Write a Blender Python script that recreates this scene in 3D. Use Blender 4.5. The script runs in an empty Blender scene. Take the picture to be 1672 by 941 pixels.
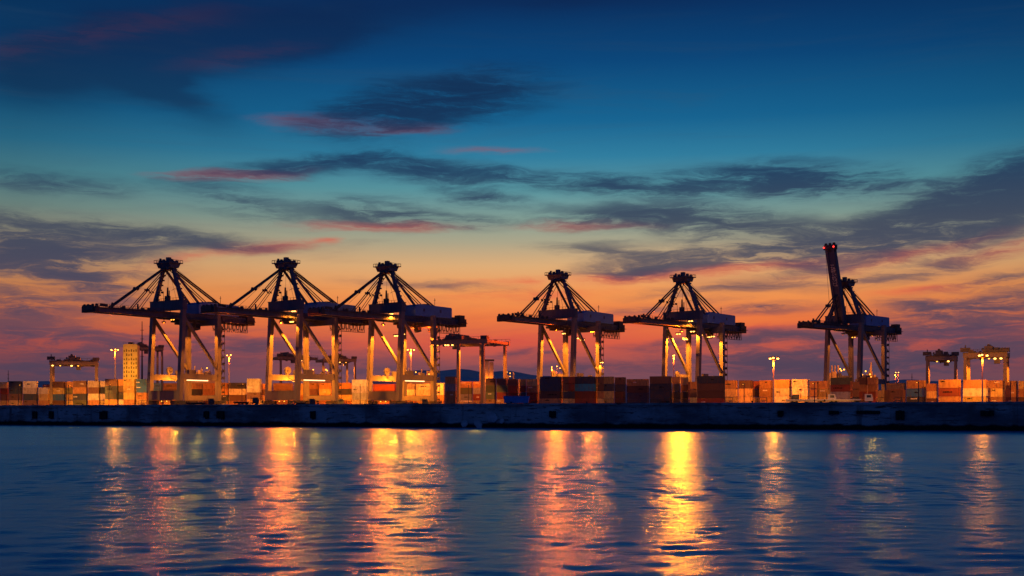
import bpy, math, random
from mathutils import Vector, Matrix
random.seed(11)
S = bpy.context.scene
C = S.collection
PI = math.pi
R = math.radians
F = 2000.0            # focal length in photo pixels (1672 wide)
HY = 674.0            # horizon row in the photo
EYE = 4.5             # camera height above the water
DECK = 7.2            # quay level

def at(px, d, z=DECK):
    return Vector(((px - 836.0) / F * d, d, z))

def zat(py, d):
    return EYE + (HY - py) / F * d

# ------------------------------------------------------------------ mesh builder
class MB:
    def __init__(self):
        self.v = []; self.f = []
    def add(self, vs, fs):
        o = len(self.v)
        self.v.extend(tuple(p) for p in vs)
        self.f.extend(tuple(o + i for i in f) for f in fs)
        return self
    def box(self, x0, x1, y0, y1, z0, z1):
        vs = [(x, y, z) for x in (x0, x1) for y in (y0, y1) for z in (z0, z1)]
        return self.add(vs, [(0, 1, 3, 2), (4, 6, 7, 5), (0, 4, 5, 1), (2, 3, 7, 6), (0, 2, 6, 4), (1, 5, 7, 3)])
    def bar(self, p, q, w, h=None, w2=None, h2=None, ref=(0, 0, 1)):
        p = Vector(p); q = Vector(q); h = h or w; w2 = w2 or w; h2 = h2 or h
        t = (q - p).normalized(); r = Vector(ref)
        if abs(t.dot(r)) > .95: r = Vector((0, 1, 0))
        a = t.cross(r).normalized(); b = a.cross(t).normalized()
        vs = []
        for c, ww, hh in ((p, w, h), (q, w2, h2)):
            for sa, sb in ((-1, -1), (1, -1), (1, 1), (-1, 1)):
                vs.append(c + a * sa * ww / 2 + b * sb * hh / 2)
        return self.add(vs, [(3, 2, 1, 0), (4, 5, 6, 7), (0, 1, 5, 4), (1, 2, 6, 5), (2, 3, 7, 6), (3, 0, 4, 7)])
    def tube(self, p, q, r, r2=None, n=8):
        p = Vector(p); q = Vector(q); r2 = r if r2 is None else r2
        t = (q - p).normalized(); ref = Vector((0, 0, 1)) if abs(t.z) < .9 else Vector((1, 0, 0))
        a = t.cross(ref).normalized(); b = a.cross(t)
        vs = []
        for c, rr in ((p, r), (q, r2)):
            for k in range(n):
                w = 2 * PI * k / n
                vs.append(c + a * math.cos(w) * rr + b * math.sin(w) * rr)
        fs = [(k, (k + 1) % n, n + (k + 1) % n, n + k) for k in range(n)]
        fs += [tuple(range(n - 1, -1, -1)), tuple(range(n, 2 * n))]
        return self.add(vs, fs)
    def path(self, pts, r, n=5):
        for a, b in zip(pts[:-1], pts[1:]): self.tube(a, b, r, n=n)
        return self
    def ball(self, c, r, n=8, m=5, sz=1.0):
        c = Vector(c); vs = [c + Vector((0, 0, r * sz))]
        for i in range(1, m):
            ph = PI * i / m
            for k in range(n):
                w = 2 * PI * k / n
                vs.append(c + Vector((r * math.sin(ph) * math.cos(w), r * math.sin(ph) * math.sin(w), r * sz * math.cos(ph))))
        vs.append(c - Vector((0, 0, r * sz))); L = len(vs) - 1
        fs = [(0, 1 + k, 1 + (k + 1) % n) for k in range(n)]
        for i in range(m - 2):
            for k in range(n):
                a = 1 + i * n + k; b = 1 + i * n + (k + 1) % n
                fs.append((a, a + n, b + n, b))
        fs += [(L, 1 + (m - 2) * n + (k + 1) % n, 1 + (m - 2) * n + k) for k in range(n)]
        return self.add(vs, fs)
    def prism(self, pts, y0, y1):          # outline in x,z extruded along y
        n = len(pts)
        vs = [(x, y0, z) for x, z in pts] + [(x, y1, z) for x, z in pts]
        fs = [(k, (k + 1) % n, n + (k + 1) % n, n + k) for k in range(n)]
        return self.add(vs, fs + [tuple(range(n - 1, -1, -1)), tuple(range(n, 2 * n))])
    def mesh(self, name, mat):
        me = bpy.data.meshes.new(name)
        me.from_pydata(self.v, [], self.f)
        me.update()
        import bmesh
        bm = bmesh.new(); bm.from_mesh(me)
        bmesh.ops.recalc_face_normals(bm, faces=bm.faces)
        bm.to_mesh(me); bm.free()
        me.materials.append(mat)
        return me
    def build(self, name, mat, parent=None):
        o = bpy.data.objects.new(name, self.mesh(name, mat))
        C.objects.link(o)
        if parent: o.parent = parent
        return o

def tag(o, label=None, cat=None, group=None, kind=None):
    if label: o['label'] = label
    if cat: o['category'] = cat
    if group: o['group'] = group
    if kind: o['kind'] = kind
    return o

def empty(name, loc, rz, label, cat, group=None):
    o = bpy.data.objects.new(name, None); C.objects.link(o)
    o.location = loc; o.rotation_euler = (0, 0, rz); o.empty_display_size = 2
    return tag(o, label, cat, group)

def copy_tree(o, parent=None):
    c = o.copy(); C.objects.link(c)
    if parent: c.parent = parent
    for ch in list(o.children): copy_tree(ch, c)
    return c

# ------------------------------------------------------------------ materials
def nodes_of(m):
    m.use_nodes = True
    return m.node_tree.nodes, m.node_tree.links

def paint(name, col, rough=.55, scale=.6, amount=.35, spec=.3, metal=0., dark=None, streak=1.0):
    m = bpy.data.materials.new(name); n, l = nodes_of(m); b = n['Principled BSDF']
    tc = n.new('ShaderNodeTexCoord'); mp = n.new('ShaderNodeMapping'); l.new(tc.outputs['Object'], mp.inputs[0])
    mp.inputs['Scale'].default_value = (1, 1, 1 / streak)
    no = n.new('ShaderNodeTexNoise'); no.inputs['Scale'].default_value = scale; no.inputs['Detail'].default_value = 7
    no.inputs['Roughness'].default_value = .65
    l.new(mp.outputs[0], no.inputs['Vector'])
    cr = n.new('ShaderNodeValToRGB'); cr.color_ramp.elements[0].position = .3; cr.color_ramp.elements[1].position = .68
    d = dark or tuple(c * (1 - amount) for c in col)
    cr.color_ramp.elements[0].color = (*d, 1); cr.color_ramp.elements[1].color = (*col, 1)
    l.new(no.outputs['Fac'], cr.inputs[0]); l.new(cr.outputs[0], b.inputs['Base Color'])
    b.inputs['Roughness'].default_value = rough; b.inputs['Specular IOR Level'].default_value = spec
    b.inputs['Metallic'].default_value = metal
    return m

def glow(name, col, strength):
    m = bpy.data.materials.new(name); n, l = nodes_of(m); b = n['Principled BSDF']
    b.inputs['Base Color'].default_value = (.8, .7, .5, 1)
    b.inputs['Emission Color'].default_value = (*col, 1); b.inputs['Emission Strength'].default_value = strength
    return m

SODIUM = (1.0, .215, .008)
M = dict(
    crane=paint('crane_blue_paint', (.055, .075, .14), .5, .35, .45, streak=3),
    crane_leg=paint('crane_leg_paint', (.125, .125, .155), .55, .3, .4, streak=4),
    house=paint('machinery_house_paint', (.09, .22, .52), .5, .4, .3),
    steel=paint('dark_galvanised_steel', (.045, .045, .055), .6, .8, .4),
    cable=paint('steel_cable', (.05, .05, .055), .5, 1, .3),
    gantry=paint('gantry_paint', (.24, .18, .13), .55, .4, .45, streak=3),
    gantry_dark=paint('gantry_machinery_grey', (.12, .10, .09), .6, .7, .5),
    rubber=paint('black_rubber', (.012, .012, .013), .8, 1, .4, .2),
    pole=paint('mast_galvanised', (.45, .43, .40), .5, .5, .3),
    ground=paint('quay_asphalt', (.075, .07, .065), .85, .08, .5),
    hill=paint('far_hill_haze_tint', (.80, .46, .44), .9, .004, .2),  # pinkish albedo stands in for haze over the far hills
    tower=paint('tower_yellow_render', (.62, .44, .16), .8, .35, .35, streak=2),
    window=paint('tower_window_shadow', (.16, .11, .05), .6, .5, .5),
    plant=paint('plant_cladding', (.45, .36, .24), .7, .3, .5),
    truck=paint('truck_dark_cab', (.05, .055, .06), .45, 1, .4),
    truck_white=paint('truck_white_cab', (.7, .66, .58), .4, 1, .25),
    glassy=paint('truck_window', (.02, .025, .03), .15, 1, .2, .6),
    slab=paint('pale_broken_concrete', (.42, .43, .45), .85, .8, .5),
    tub=paint('skip_blue_paint', (.06, .22, .55), .5, .5, .4),
    lettering=paint('white_lettering', (.75, .66, .55), .6, 2, .3),
    lamp=glow('sodium_lamp_lens', (1.0, .40, .07), 6),
    lamp_dim=glow('sodium_lamp_lens_dim', (1.0, .36, .03), 4),
    strip=glow('strip_light', (1.0, .62, .30), 2.2),
    beacon=glow('red_beacon', (1.0, .02, .01), 5),
)

# containers: one material, the paint colour comes from each container's own object colour
def container_mat():
    m = bpy.data.materials.new('container_paint'); n, l = nodes_of(m); b = n['Principled BSDF']
    oi = n.new('ShaderNodeObjectInfo'); tc = n.new('ShaderNodeTexCoord')
    off = n.new('ShaderNodeVectorMath'); off.operation = 'MULTIPLY_ADD'
    cx = n.new('ShaderNodeCombineXYZ')
    mul = n.new('ShaderNodeMath'); mul.operation = 'MULTIPLY'; mul.inputs[1].default_value = 91.
    l.new(oi.outputs['Random'], mul.inputs[0])
    for i in range(3): l.new(mul.outputs[0], cx.inputs[i])
    off.inputs[1].default_value = (1, 1, .45)
    l.new(tc.outputs['Object'], off.inputs[0]); l.new(cx.outputs[0], off.inputs[2])
    no = n.new('ShaderNodeTexNoise'); no.inputs['Scale'].default_value = 1.1; no.inputs['Detail'].default_value = 8
    no.inputs['Roughness'].default_value = .7
    l.new(off.outputs[0], no.inputs['Vector'])
    cr = n.new('ShaderNodeValToRGB'); cr.color_ramp.elements[0].position = .34; cr.color_ramp.elements[1].position = .56
    cr.color_ramp.elements[0].color = (1, 1, 1, 1); cr.color_ramp.elements[1].color = (0, 0, 0, 1)
    l.new(no.outputs['Fac'], cr.inputs[0])
    mx = n.new('ShaderNodeMix'); mx.data_type = 'RGBA'
    fac = n.new('ShaderNodeMath'); fac.operation = 'MULTIPLY'; fac.inputs[1].default_value = .6
    l.new(cr.outputs[0], fac.inputs[0]); l.new(fac.outputs[0], mx.inputs['Factor'])
    l.new(oi.outputs['Color'], mx.inputs['A']); mx.inputs['B'].default_value = (.10, .05, .03, 1)
    l.new(mx.outputs['Result'], b.inputs['Base Color'])
    b.inputs['Roughness'].default_value = .6; b.inputs['Specular IOR Level'].default_value = .25
    return m
M['container'] = container_mat()

# quay concrete: blotches, horizontal stains, joints, black weed band along the water
def concrete():
    m = bpy.data.materials.new('quay_concrete'); n, l = nodes_of(m); b = n['Principled BSDF']
    tc = n.new('ShaderNodeTexCoord'); sp = n.new('ShaderNodeSeparateXYZ'); l.new(tc.outputs['Object'], sp.inputs[0])
    def noise(scale, vec, detail=6, rough=.6):
        mp = n.new('ShaderNodeMapping'); mp.inputs['Scale'].default_value = vec; l.new(tc.outputs['Object'], mp.inputs[0])
        t = n.new('ShaderNodeTexNoise'); t.inputs['Scale'].default_value = scale; t.inputs['Detail'].default_value = detail
        t.inputs['Roughness'].default_value = rough; l.new(mp.outputs[0], t.inputs['Vector']); return t.outputs['Fac']
    def ramp(v, a, bb):
        r = n.new('ShaderNodeMapRange'); r.interpolation_type = 'SMOOTHSTEP'; r.inputs['From Min'].default_value = a; r.inputs['From Max'].default_value = bb
        l.new(v, r.inputs['Value']); return r.outputs[0]
    def mix(f, A, B):
        x = n.new('ShaderNodeMix'); x.data_type = 'RGBA'; l.new(f, x.inputs['Factor'])
        for k, s in (('A', A), ('B', B)):
            if isinstance(s, tuple): x.inputs[k].default_value = (*s, 1)
            else: l.new(s, x.inputs[k])
        return x.outputs['Result']
    base = mix(ramp(noise(.12, (.5, 1, 1)), .35, .65), (.085, .09, .10), (.31, .315, .32))
    base = mix(ramp(noise(.9, (.25, 1, 1.6), 8, .7), .54, .60), base, (.07, .07, .072))      # spalls in lines
    base = mix(ramp(noise(.35, (.35, 1, 2.2), 8, .65), .62, .66), base, (.03, .03, .03))
    base = mix(ramp(noise(.5, (.6, 1, .12), 6), .55, .72), base, (.09, .09, .09))           # run-down streaks
    wv = n.new('ShaderNodeMath'); wv.operation = 'MULTIPLY_ADD'; wv.inputs[1].default_value = 2.4; l.new(noise(.25, (.6, 1, .2)), wv.inputs[0]); 
    neg = n.new('ShaderNodeMath'); neg.operation = 'MULTIPLY'; neg.inputs[1].default_value = -1; l.new(sp.outputs['Z'], neg.inputs[0])
    l.new(neg.outputs[0], wv.inputs[2])
    base = mix(ramp(wv.outputs[0], -.55, .1), base, (.006, .007, .006))
    l.new(base, b.inputs['Base Color'])
    b.inputs['Roughness'].default_value = .85; b.inputs['Specular IOR Level'].default_value = .2
    bp = n.new('ShaderNodeBump'); bp.inputs['Strength'].default_value = .6; bp.inputs['Distance'].default_value = .3
    l.new(noise(.8, (.5, 1, 1), 8, .7), bp.inputs['Height']); l.new(bp.outputs[0], b.inputs['Normal'])
    return m
M['concrete'] = concrete()

def water_mat():
    m = bpy.data.materials.new('harbour_water'); n, l = nodes_of(m); b = n['Principled BSDF']
    tc = n.new('ShaderNodeTexCoord')
    def noise(scale, sx, sy, rot, detail, rough=.55, dist=.0):
        mp = n.new('ShaderNodeMapping'); mp.inputs['Scale'].default_value = (sx, sy, 1); mp.inputs['Rotation'].default_value = (0, 0, R(rot))
        l.new(tc.outputs['Object'], mp.inputs[0])
        t = n.new('ShaderNodeTexNoise'); t.inputs['Scale'].default_value = scale; t.inputs['Detail'].default_value = detail
        t.inputs['Roughness'].default_value = rough; t.inputs['Distortion'].default_value = dist
        l.new(mp.outputs[0], t.inputs['Vector']); return t.outputs['Fac']
    def madd(a, k, c=None):
        x = n.new('ShaderNodeMath'); x.operation = 'MULTIPLY_ADD'; l.new(a, x.inputs[0]); x.inputs[1].default_value = k
        if c is None: x.inputs[2].default_value = 0
        else: l.new(c, x.inputs[2])
        return x.outputs[0]
    h = madd(noise(3.6, .6, 1.6, 6, 5, .62), WAVE[0])
    bp = n.new('ShaderNodeBump'); bp.inputs['Strength'].default_value = 1.0; bp.inputs['Distance'].default_value = 1.0
    l.new(h, bp.inputs['Height']); l.new(bp.outputs[0], b.inputs['Normal'])
    lane = noise(.02, .35, 2.2, 2, 4, .6)
    mr = n.new('ShaderNodeMapRange'); mr.inputs['From Min'].default_value = .35; mr.inputs['From Max'].default_value = .65
    mr.inputs['To Min'].default_value = WROUGH[0]; mr.inputs['To Max'].default_value = WROUGH[1]
    l.new(lane, mr.inputs['Value'])
    gl = n.new('ShaderNodeBsdfAnisotropic'); gl.inputs['Color'].default_value = (*WTINT, 1)
    l.new(mr.outputs[0], gl.inputs['Roughness']); l.new(bp.outputs[0], gl.inputs['Normal'])
    df = n.new('ShaderNodeBsdfDiffuse'); df.inputs['Color'].default_value = (*WATER_COL, 1); l.new(bp.outputs[0], df.inputs['Normal'])
    fr = n.new('ShaderNodeFresnel'); fr.inputs['IOR'].default_value = 1.55; l.new(bp.outputs[0], fr.inputs['Normal'])
    mxs = n.new('ShaderNodeMixShader'); l.new(fr.outputs[0], mxs.inputs[0]); l.new(df.outputs[0], mxs.inputs[1]); l.new(gl.outputs[0], mxs.inputs[2])
    l.new(mxs.outputs[0], n['Material Output'].inputs['Surface']); n.remove(b)
    return m
WAVE = (.036,); WATER_COL = (.002, .14, .42); WROUGH = (.16, .25); WTINT = (.27, .76, 1)
M['water'] = water_mat()

# ------------------------------------------------------------------ camera
cam = bpy.data.cameras.new('camera'); co = bpy.data.objects.new('camera', cam); C.objects.link(co)
co.location = (0, 0, EYE); co.rotation_euler = (PI / 2, 0, 0)
cam.sensor_fit = 'HORIZONTAL'; cam.sensor_width = 36; cam.lens = 36 * F / 1672
cam.shift_y = (HY - 470.5) / 1672
cam.clip_start = 1; cam.clip_end = 60000
S.camera = co

# ------------------------------------------------------------------ the setting
import numpy as np
def build_water():
    rng = np.random.default_rng(4)
    ys = [22.0]
    while ys[-1] < 480: ys.append(ys[-1] + .22 + .0009 * (ys[-1] - 22))
    ys = np.array(ys); nx = 560
    t = np.linspace(-1, 1, nx)
    half = 26 + .47 * ys
    X = half[:, None] * t[None, :]; Y = np.repeat(ys[:, None], nx, 1)
    Z = np.zeros_like(X); DX = np.zeros_like(X)
    lam = np.concatenate([np.geomspace(.85, 2.6, 84), np.geomspace(2.7, 6, 10)])
    for L in lam:
        k = 2 * PI / L; a = rng.normal(0, 1) * R(26) + R(86)
        slope = SLOPE * (1.0 if L < 2.0 else .55 if L < 2.65 else .3) * rng.uniform(.6, 1.4) / math.sqrt(len(lam) / 2)
        fade = np.clip((L / 2.3 - (.22 + .0009 * (Y - 22))) / .2, 0, 1) * np.clip((L / 2.6 - 2 * half[:, None] / nx / max(abs(math.cos(a)), .3) * .55) / .3, 0, 1)
        Z += slope / k * fade * np.sin(k * (X * math.cos(a) + Y * math.sin(a)) + rng.uniform(0, 2 * PI))
    # wind lanes: quieter and livelier strips of water
    lanes = np.zeros_like(X)
    for n in range(9):
        L = rng.uniform(14, 90); lanes += np.sin(2 * PI / L * (Y + X * rng.uniform(-.12, .12) + 4 * np.sin(X / rng.uniform(18, 50))) + rng.uniform(0, 6.3))
    Z *= .82 + .16 * np.clip(lanes / 3, -1.5, 1.5)
    edge = np.clip((1 - np.abs(t))[None, :] * 12, 0, 1) * np.clip((480 - Y) / 12, 0, 1) * np.clip((Y - 22) / 3, 0, 1)
    Z *= edge
    ny = len(ys)
    co_ = np.stack([X, Y, Z], -1).reshape(-1, 3)
    idx = np.arange(ny * nx).reshape(ny, nx)
    q = np.stack([idx[:-1, :-1], idx[:-1, 1:], idx[1:, 1:], idx[1:, :-1]], -1).reshape(-1, 4)
    # calm margin out to the horizon, sharing the edge of the wave field
    out_v = []; extra = []
    base = len(co_)
    yL = list(ys)
    for r in range(ny):
        out_v.append((-9000, ys[r], 0)); out_v.append((9000, ys[r], 0))
    for r in range(ny - 1):
        extra.append((base + 2 * r, idx[r, 0], idx[r + 1, 0], base + 2 * r + 2)); extra.append((idx[r, -1], base + 2 * r + 1, base + 2 * r + 3, idx[r + 1, -1]))
    b2 = base + len(out_v)
    out_v += [(-9000, -600, 0), (9000, -600, 0), (-9000, 20000, 0), (9000, 20000, 0)]
    extra_poly = [[b2, b2 + 1, base + 1] + list(idx[0, ::-1]) + [base], [b2 + 2, base + 2 * (ny - 1)] + list(idx[-1, :]) + [base + 2 * (ny - 1) + 1, b2 + 3]]
    V = np.concatenate([co_, np.array(out_v, float)])
    loops = np.concatenate([q.reshape(-1), np.array(extra).reshape(-1)] + [np.array(p) for p in extra_poly]).astype(np.int32)
    cnt = np.concatenate([np.full(len(q) + len(extra), 4), [len(p) for p in extra_poly]]).astype(np.int32)
    st = np.concatenate([[0], np.cumsum(cnt)[:-1]]).astype(np.int32)
    me = bpy.data.meshes.new('water')
    me.vertices.add(len(V)); me.vertices.foreach_set('co', V.astype(np.float32).reshape(-1))
    me.loops.add(len(loops)); me.loops.foreach_set('vertex_index', loops)
    me.polygons.add(len(cnt)); me.polygons.foreach_set('loop_start', st); me.polygons.foreach_set('loop_total', cnt)
    me.polygons.foreach_set('use_smooth', np.ones(len(cnt), bool))
    me.update(); me.validate()
    me.materials.append(M['water'])
    o = bpy.data.objects.new('water', me); C.objects.link(o)
    return tag(o, kind='structure')
SLOPE = .115
build_water()

WL = Vector((-188.1, 450.0)); WR = Vector((125.4, 300.0)); WD = (WR - WL).normalized()
wang = math.atan2(WD.y, WD.x)
def wall_x(px):                    # along-wall coordinate of the point seen at photo column px
    k = (px - 836.0) / F
    t = (k * WL.y - WL.x) / (WD.x - k * WD.y)
    return t
LW0, LW1 = -340.0, 640.0
g = MB()
p0 = WL + WD * LW0; p1 = WL + WD * LW1
nrm = Vector((-WD.y, WD.x))
q0 = p0 + nrm * 1.2; q1 = p1 + nrm * 1.2
g.add([(q0.x, q0.y, DECK - .02), (q1.x, q1.y, DECK - .02), (9000, q1.y, DECK - .02), (9000, 20000, DECK - .02), (-9000, 20000, DECK - .02), (-9000, q0.y, DECK - .02)], [(0, 1, 2, 3, 4, 5)])
tag(g.build('ground', M['ground']), kind='structure')

wall = empty('quay_wall', (WL.x, WL.y, 0), wang, 'long weathered concrete quay wall rising from the dark blue water', 'wall')
seg = MB(); x = LW0
while x < LW1:                      # poured bays with open joints
    L = random.choice((22, 26, 30))
    seg.box(x + .03, x + L - .03, random.uniform(-.05, .05), 1.2, -3, 6.55); x += L
seg.build('wall_face', M['concrete'], wall)
MB().box(LW0, LW1, -.35, 1.2, 6.553, 7.2).build('coping', M['concrete'], wall)
for px, wpx, hh in ((58, 10, 2.6), (85, 9, 2.6), (170, 16, 2.6), (338, 10, 2.4), (361, 15, 2.6), (512, 10, 2.6), (903, 12, 2.0), (1275, 10, 1.6), (1362, 17, 1.0), (1418, 40, .9), (1470, 15, 2.2), (1612, 22, 1.4)):
    xx = wall_x(px); d = (WL + WD * xx).y; ww = wpx / F * d / abs(WD.x) * .85
    fb = MB(); zt = 5.0
    for k in range(3):
        fb.box(xx - ww / 2 + k * ww / 3 + .04, xx - ww / 2 + (k + 1) * ww / 3 - .04, -.75 + .1 * (k % 2), .12, zt - hh * random.uniform(.9, 1.1), zt + random.uniform(-.1, .1))
    fb.box(xx - ww / 2, xx + ww / 2, -.35, .12, zt - hh * .7, zt - hh * .4)
    fb.build('fender', M['rubber'], wall)
for k in range(26):
    xx = LW0 + 20 + k * 24.0
    MB().tube((xx, .45, 7.2), (xx, .45, 7.55), .22, .2, 8).tube((xx, .45, 7.55), (xx, .45, 7.7), .36, .3, 8).build('bollard', M['rubber'], wall)
# concrete slabs that came loose at the foot of the wall
xx = wall_x(803)
for k, (dx, zz, rx, sz) in enumerate(((0, 3.3, .3, 2.3), (-4.5, 1.3, .9, 1.7), (-9, 1.2, .2, 1.3), (3.5, 2.1, -.4, 1.0))):
    b = MB(); pts = [(sz * random.uniform(.75, 1.1) * math.cos(a), sz * .8 * random.uniform(.75, 1.1) * math.sin(a)) for a in [i * 2 * PI / 7 for i in range(7)]]
    b.prism(pts, -.45, -.05)
    o = b.build('loose_slab', M['slab'], wall); o.location = (xx + dx, -.06, zz); o.rotation_euler = (.0, rx, 0)

# distant hills
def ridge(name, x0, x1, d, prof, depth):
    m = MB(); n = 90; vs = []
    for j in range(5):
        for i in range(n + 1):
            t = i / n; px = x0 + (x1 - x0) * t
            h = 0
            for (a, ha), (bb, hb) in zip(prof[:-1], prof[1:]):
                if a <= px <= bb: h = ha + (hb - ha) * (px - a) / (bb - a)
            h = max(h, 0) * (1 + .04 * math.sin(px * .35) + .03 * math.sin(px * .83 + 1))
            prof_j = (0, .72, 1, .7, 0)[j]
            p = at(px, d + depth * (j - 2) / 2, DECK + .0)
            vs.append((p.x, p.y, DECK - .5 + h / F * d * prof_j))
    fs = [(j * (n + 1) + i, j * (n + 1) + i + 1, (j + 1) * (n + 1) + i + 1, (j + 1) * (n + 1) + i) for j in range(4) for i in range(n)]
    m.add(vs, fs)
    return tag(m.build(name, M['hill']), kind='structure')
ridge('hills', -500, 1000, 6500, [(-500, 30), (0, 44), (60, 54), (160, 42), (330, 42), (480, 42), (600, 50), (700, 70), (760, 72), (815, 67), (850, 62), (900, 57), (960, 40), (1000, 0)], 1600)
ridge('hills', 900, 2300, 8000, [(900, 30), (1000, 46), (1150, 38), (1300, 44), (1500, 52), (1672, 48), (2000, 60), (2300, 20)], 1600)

# ------------------------------------------------------------------ lamps
def lamp_light(loc, energy, parent=None, radius=.5, col=SODIUM, name='lamp_glow', spot=None, blend=.25):
    L = bpy.data.lights.new(name, 'SPOT' if spot else 'POINT'); L.energy = energy; L.color = col; L.shadow_soft_size = radius
    o = bpy.data.objects.new(name, L); C.objects.link(o); o.location = loc
    if spot:
        L.spot_size = R(spot[0]); L.spot_blend = blend
        o.rotation_euler = Vector(spot[1]).to_track_quat('-Z', 'Y').to_euler()
    if parent: o.parent = parent
    return o

KE = 2.0
# ------------------------------------------------------------------ ship-to-shore cranes
W_, G_ = 20.0, 20.0
HWY = W_ / 2
def make_crane():
    t = empty('container_crane', (0, 0, DECK), 0, 'crane', 'crane', 'container cranes along the quay')
    B, LG, ST = M['crane'], M['crane_leg'], M['steel']
    for x0, x1, sgn, zt in ((-2.2, 0, -1, 46.5), (-2.2, 0, 1, 46.5), (20.3, 20, -1, 42.5), (20.3, 20, 1, 40.5)):
        m = MB().bar((x0, sgn * HWY, 2.6), (x1, sgn * HWY, zt), 2.1, 2.1, 1.9, 1.9, ref=(1, 0, 0))
        for z in (14, 26, 36): 
            xx = x0 + (x1 - x0) * (z - 2.6) / (zt - 2.6)
            m.box(xx - 1.12, xx + 1.12, sgn * HWY - 1.12, sgn * HWY + 1.12, z, z + .35)
        m.build('leg', LG, t)
    # travel beams along the rails
    m = MB().box(-3.1, -.9, -HWY + 1.06, HWY - 1.06, 2.9, 6.9).box(-3.35, -.65, -HWY + 1.06, HWY - 1.06, 6.9, 7.1); m.build('sill_beam', LG, t)
    m = MB().box(19.3, 21.3, -HWY + 1.06, HWY - 1.06, 2.9, 5.2); m.build('sill_beam', LG, t)
    for x0 in (-2.2, 20.3):
        for sgn in (-1, 1):
            m = MB(); yc = sgn * (HWY - .5)
            m.box(x0 - .5, x0 + .5, yc - 5.2, yc + 5.2, 1.7, 2.6)
            for k in (-1, 1):
                m.box(x0 - .6, x0 + .6, yc + k * 2.8 - 2.2, yc + k * 2.8 + 2.2, .9, 1.75)
            b = m.build('bogie', ST, t)
            wm = MB()
            for k in range(8):
                yy = yc - 4.6 + k * 1.31
                wm.tube((x0 - .25, yy, .52), (x0 + .25, yy, .52), .5, n=10)
            wm.build('wheel_set', M['rubber'], b)
    for sgn in (-1, 1):
        MB().box(-.6, 19.1, sgn * HWY - .85, sgn * HWY + .85, 12.0, 14.6).build('portal_beam', LG, t)
        MB().bar((.4, sgn * HWY, 39.5), (19.4, sgn * HWY, 17.5), 1.15, 1.15).build('diagonal_brace', LG, t)
    # upper cross girders
    m = MB().box(-1.25, 1.25, -HWY - 1.0, HWY + 1.0, 43.0, 47.2).box(-1.5, 1.5, -HWY - 1.2, HWY + 1.2, 47.2, 47.45)
    m.build('cross_girder', B, t)
    MB().box(19.0, 21.2, -HWY - .9, HWY + .9, 37.3, 40.2).build('cross_girder', B, t)
    # boom (seaside) and girder (landside): twin boxes with ties
    m = MB()
    for s in (-1, 1):
        m.prism([(-46, 40.4), (-44, 39.6), (-2.8, 39.5), (-2.8, 42.2), (-36, 42.0), (-46, 41.5)], s * 3.3 - .65, s * 3.3 + .65)
    for k in range(9): m.box(-44 + k * 5, -43.3 + k * 5, -2.6, 2.6, 40.3, 41.4)
    for k in range(5):
        m.bar((-43 + k * 9, -2.6, 41), (-35 + k * 9, 2.6, 41), .3)
    boom = m.build('boom', B, t)
    m = MB().box(-47.6, -45.4, -4.6, 4.6, 39.4, 41.9).box(-48.3, -47.5, -3.5, 3.5, 40.2, 42.4)
    for y in (-4, -1.5, 1.5, 4): m.tube((-46.5, y - .3, 42.4), (-46.5, y + .3, 42.4), .65, n=10)
    m.box(-44.5, -42, -4.5, -3.8, 42, 43.2)
    m.build('boom_tip', ST, boom)
    m = MB()
    for s in (-1, 1):
        for k in range(21):
            x = -46 + k * 2.15
            m.bar((x, s * 4.5, 41.6), (x, s * 4.5, 43.1), .13)
        for z in (42.4, 43.1): m.bar((-46, s * 4.5, z), (-2.8, s * 4.5, z), .11)
        m.box(-46, -2.8, s * 4.2 - .5, s * 4.2 + .5, 41.45, 41.6)
    m.build('handrail', ST, boom)
    for x, h, wd in ((-40.5, .9, 1.2), (-37, 1.3, .8), (-31.2, 2.6, .22), (-30.3, .8, 1.3), (-25.6, 1.0, 1.0), (-22, 2.2, .2), (-19, .7, 1.4), (-15.5, .9, .9), (-12, .7, 1.5), (-9.5, 1.6, .2), (-6, .8, 1.2)):
        y = random.choice((-3.3, 3.3)); MB().box(x - wd / 2, x + wd / 2, y - .5, y + .5, 42.0, 42.2 + h).build('sheave', ST, boom)
    m = MB()
    for s in (-1, 1): m.box(-2.6, 50, s * 3.3 - .7, s * 3.3 + .7, 39.2, 42.2)
    for k in range(10): m.box(1 + k * 5.2, 1.7 + k * 5.2, -2.6, 2.6, 40.2, 41.4)
    m.box(-2.6, 50, -5.2, -4.0, 39.4, 39.6); m.box(-2.6, 50, 4.0, 5.2, 39.4, 39.6)
    girder = m.build('girder', B, t)
    m = MB().box(46.5, 51.5, -5, 5, 38.9, 42.6).box(47, 50.8, -4.5, -1, 42.6, 44.4).box(48, 51, 1, 4.2, 42.6, 43.8)
    for y in (-4, -2, 2, 4): m.tube((51.6, y - .3, 41), (51.6, y + .3, 41), .95, n=10)
    m.box(44, 51, -6.3, -5.0, 40.3, 40.5)
    m.build('girder_end', ST, girder)
    m = MB()
    for s in (-1, 1):
        for k in range(25):
            x = -2 + k * 2.1; m.bar((x, s * 5.1, 39.6), (x, s * 5.1, 41.0), .12)
        m.bar((-2.6, s * 5.1, 41), (50, s * 5.1, 41), .11)
    m.build('handrail', ST, girder)
    # festoon cable loops hanging under the rear girder, with their catwalk
    m = MB()
    for k in range(9):
        x = 23.5 + k * 2.6; dz = random.uniform(2.4, 3.8)
        m.path([(x, -4.6, 39.2), (x + .25, -4.6, 39.2 - dz * .8), (x + 1.0, -4.6, 39.2 - dz), (x + 1.8, -4.6, 39.2 - dz * .8), (x + 2.1, -4.6, 39.2)], .2)
        m.box(x - .3, x + .3, -4.9, -4.3, 38.7, 39.3)
    m.build('festoon', M['cable'], t)
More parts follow.
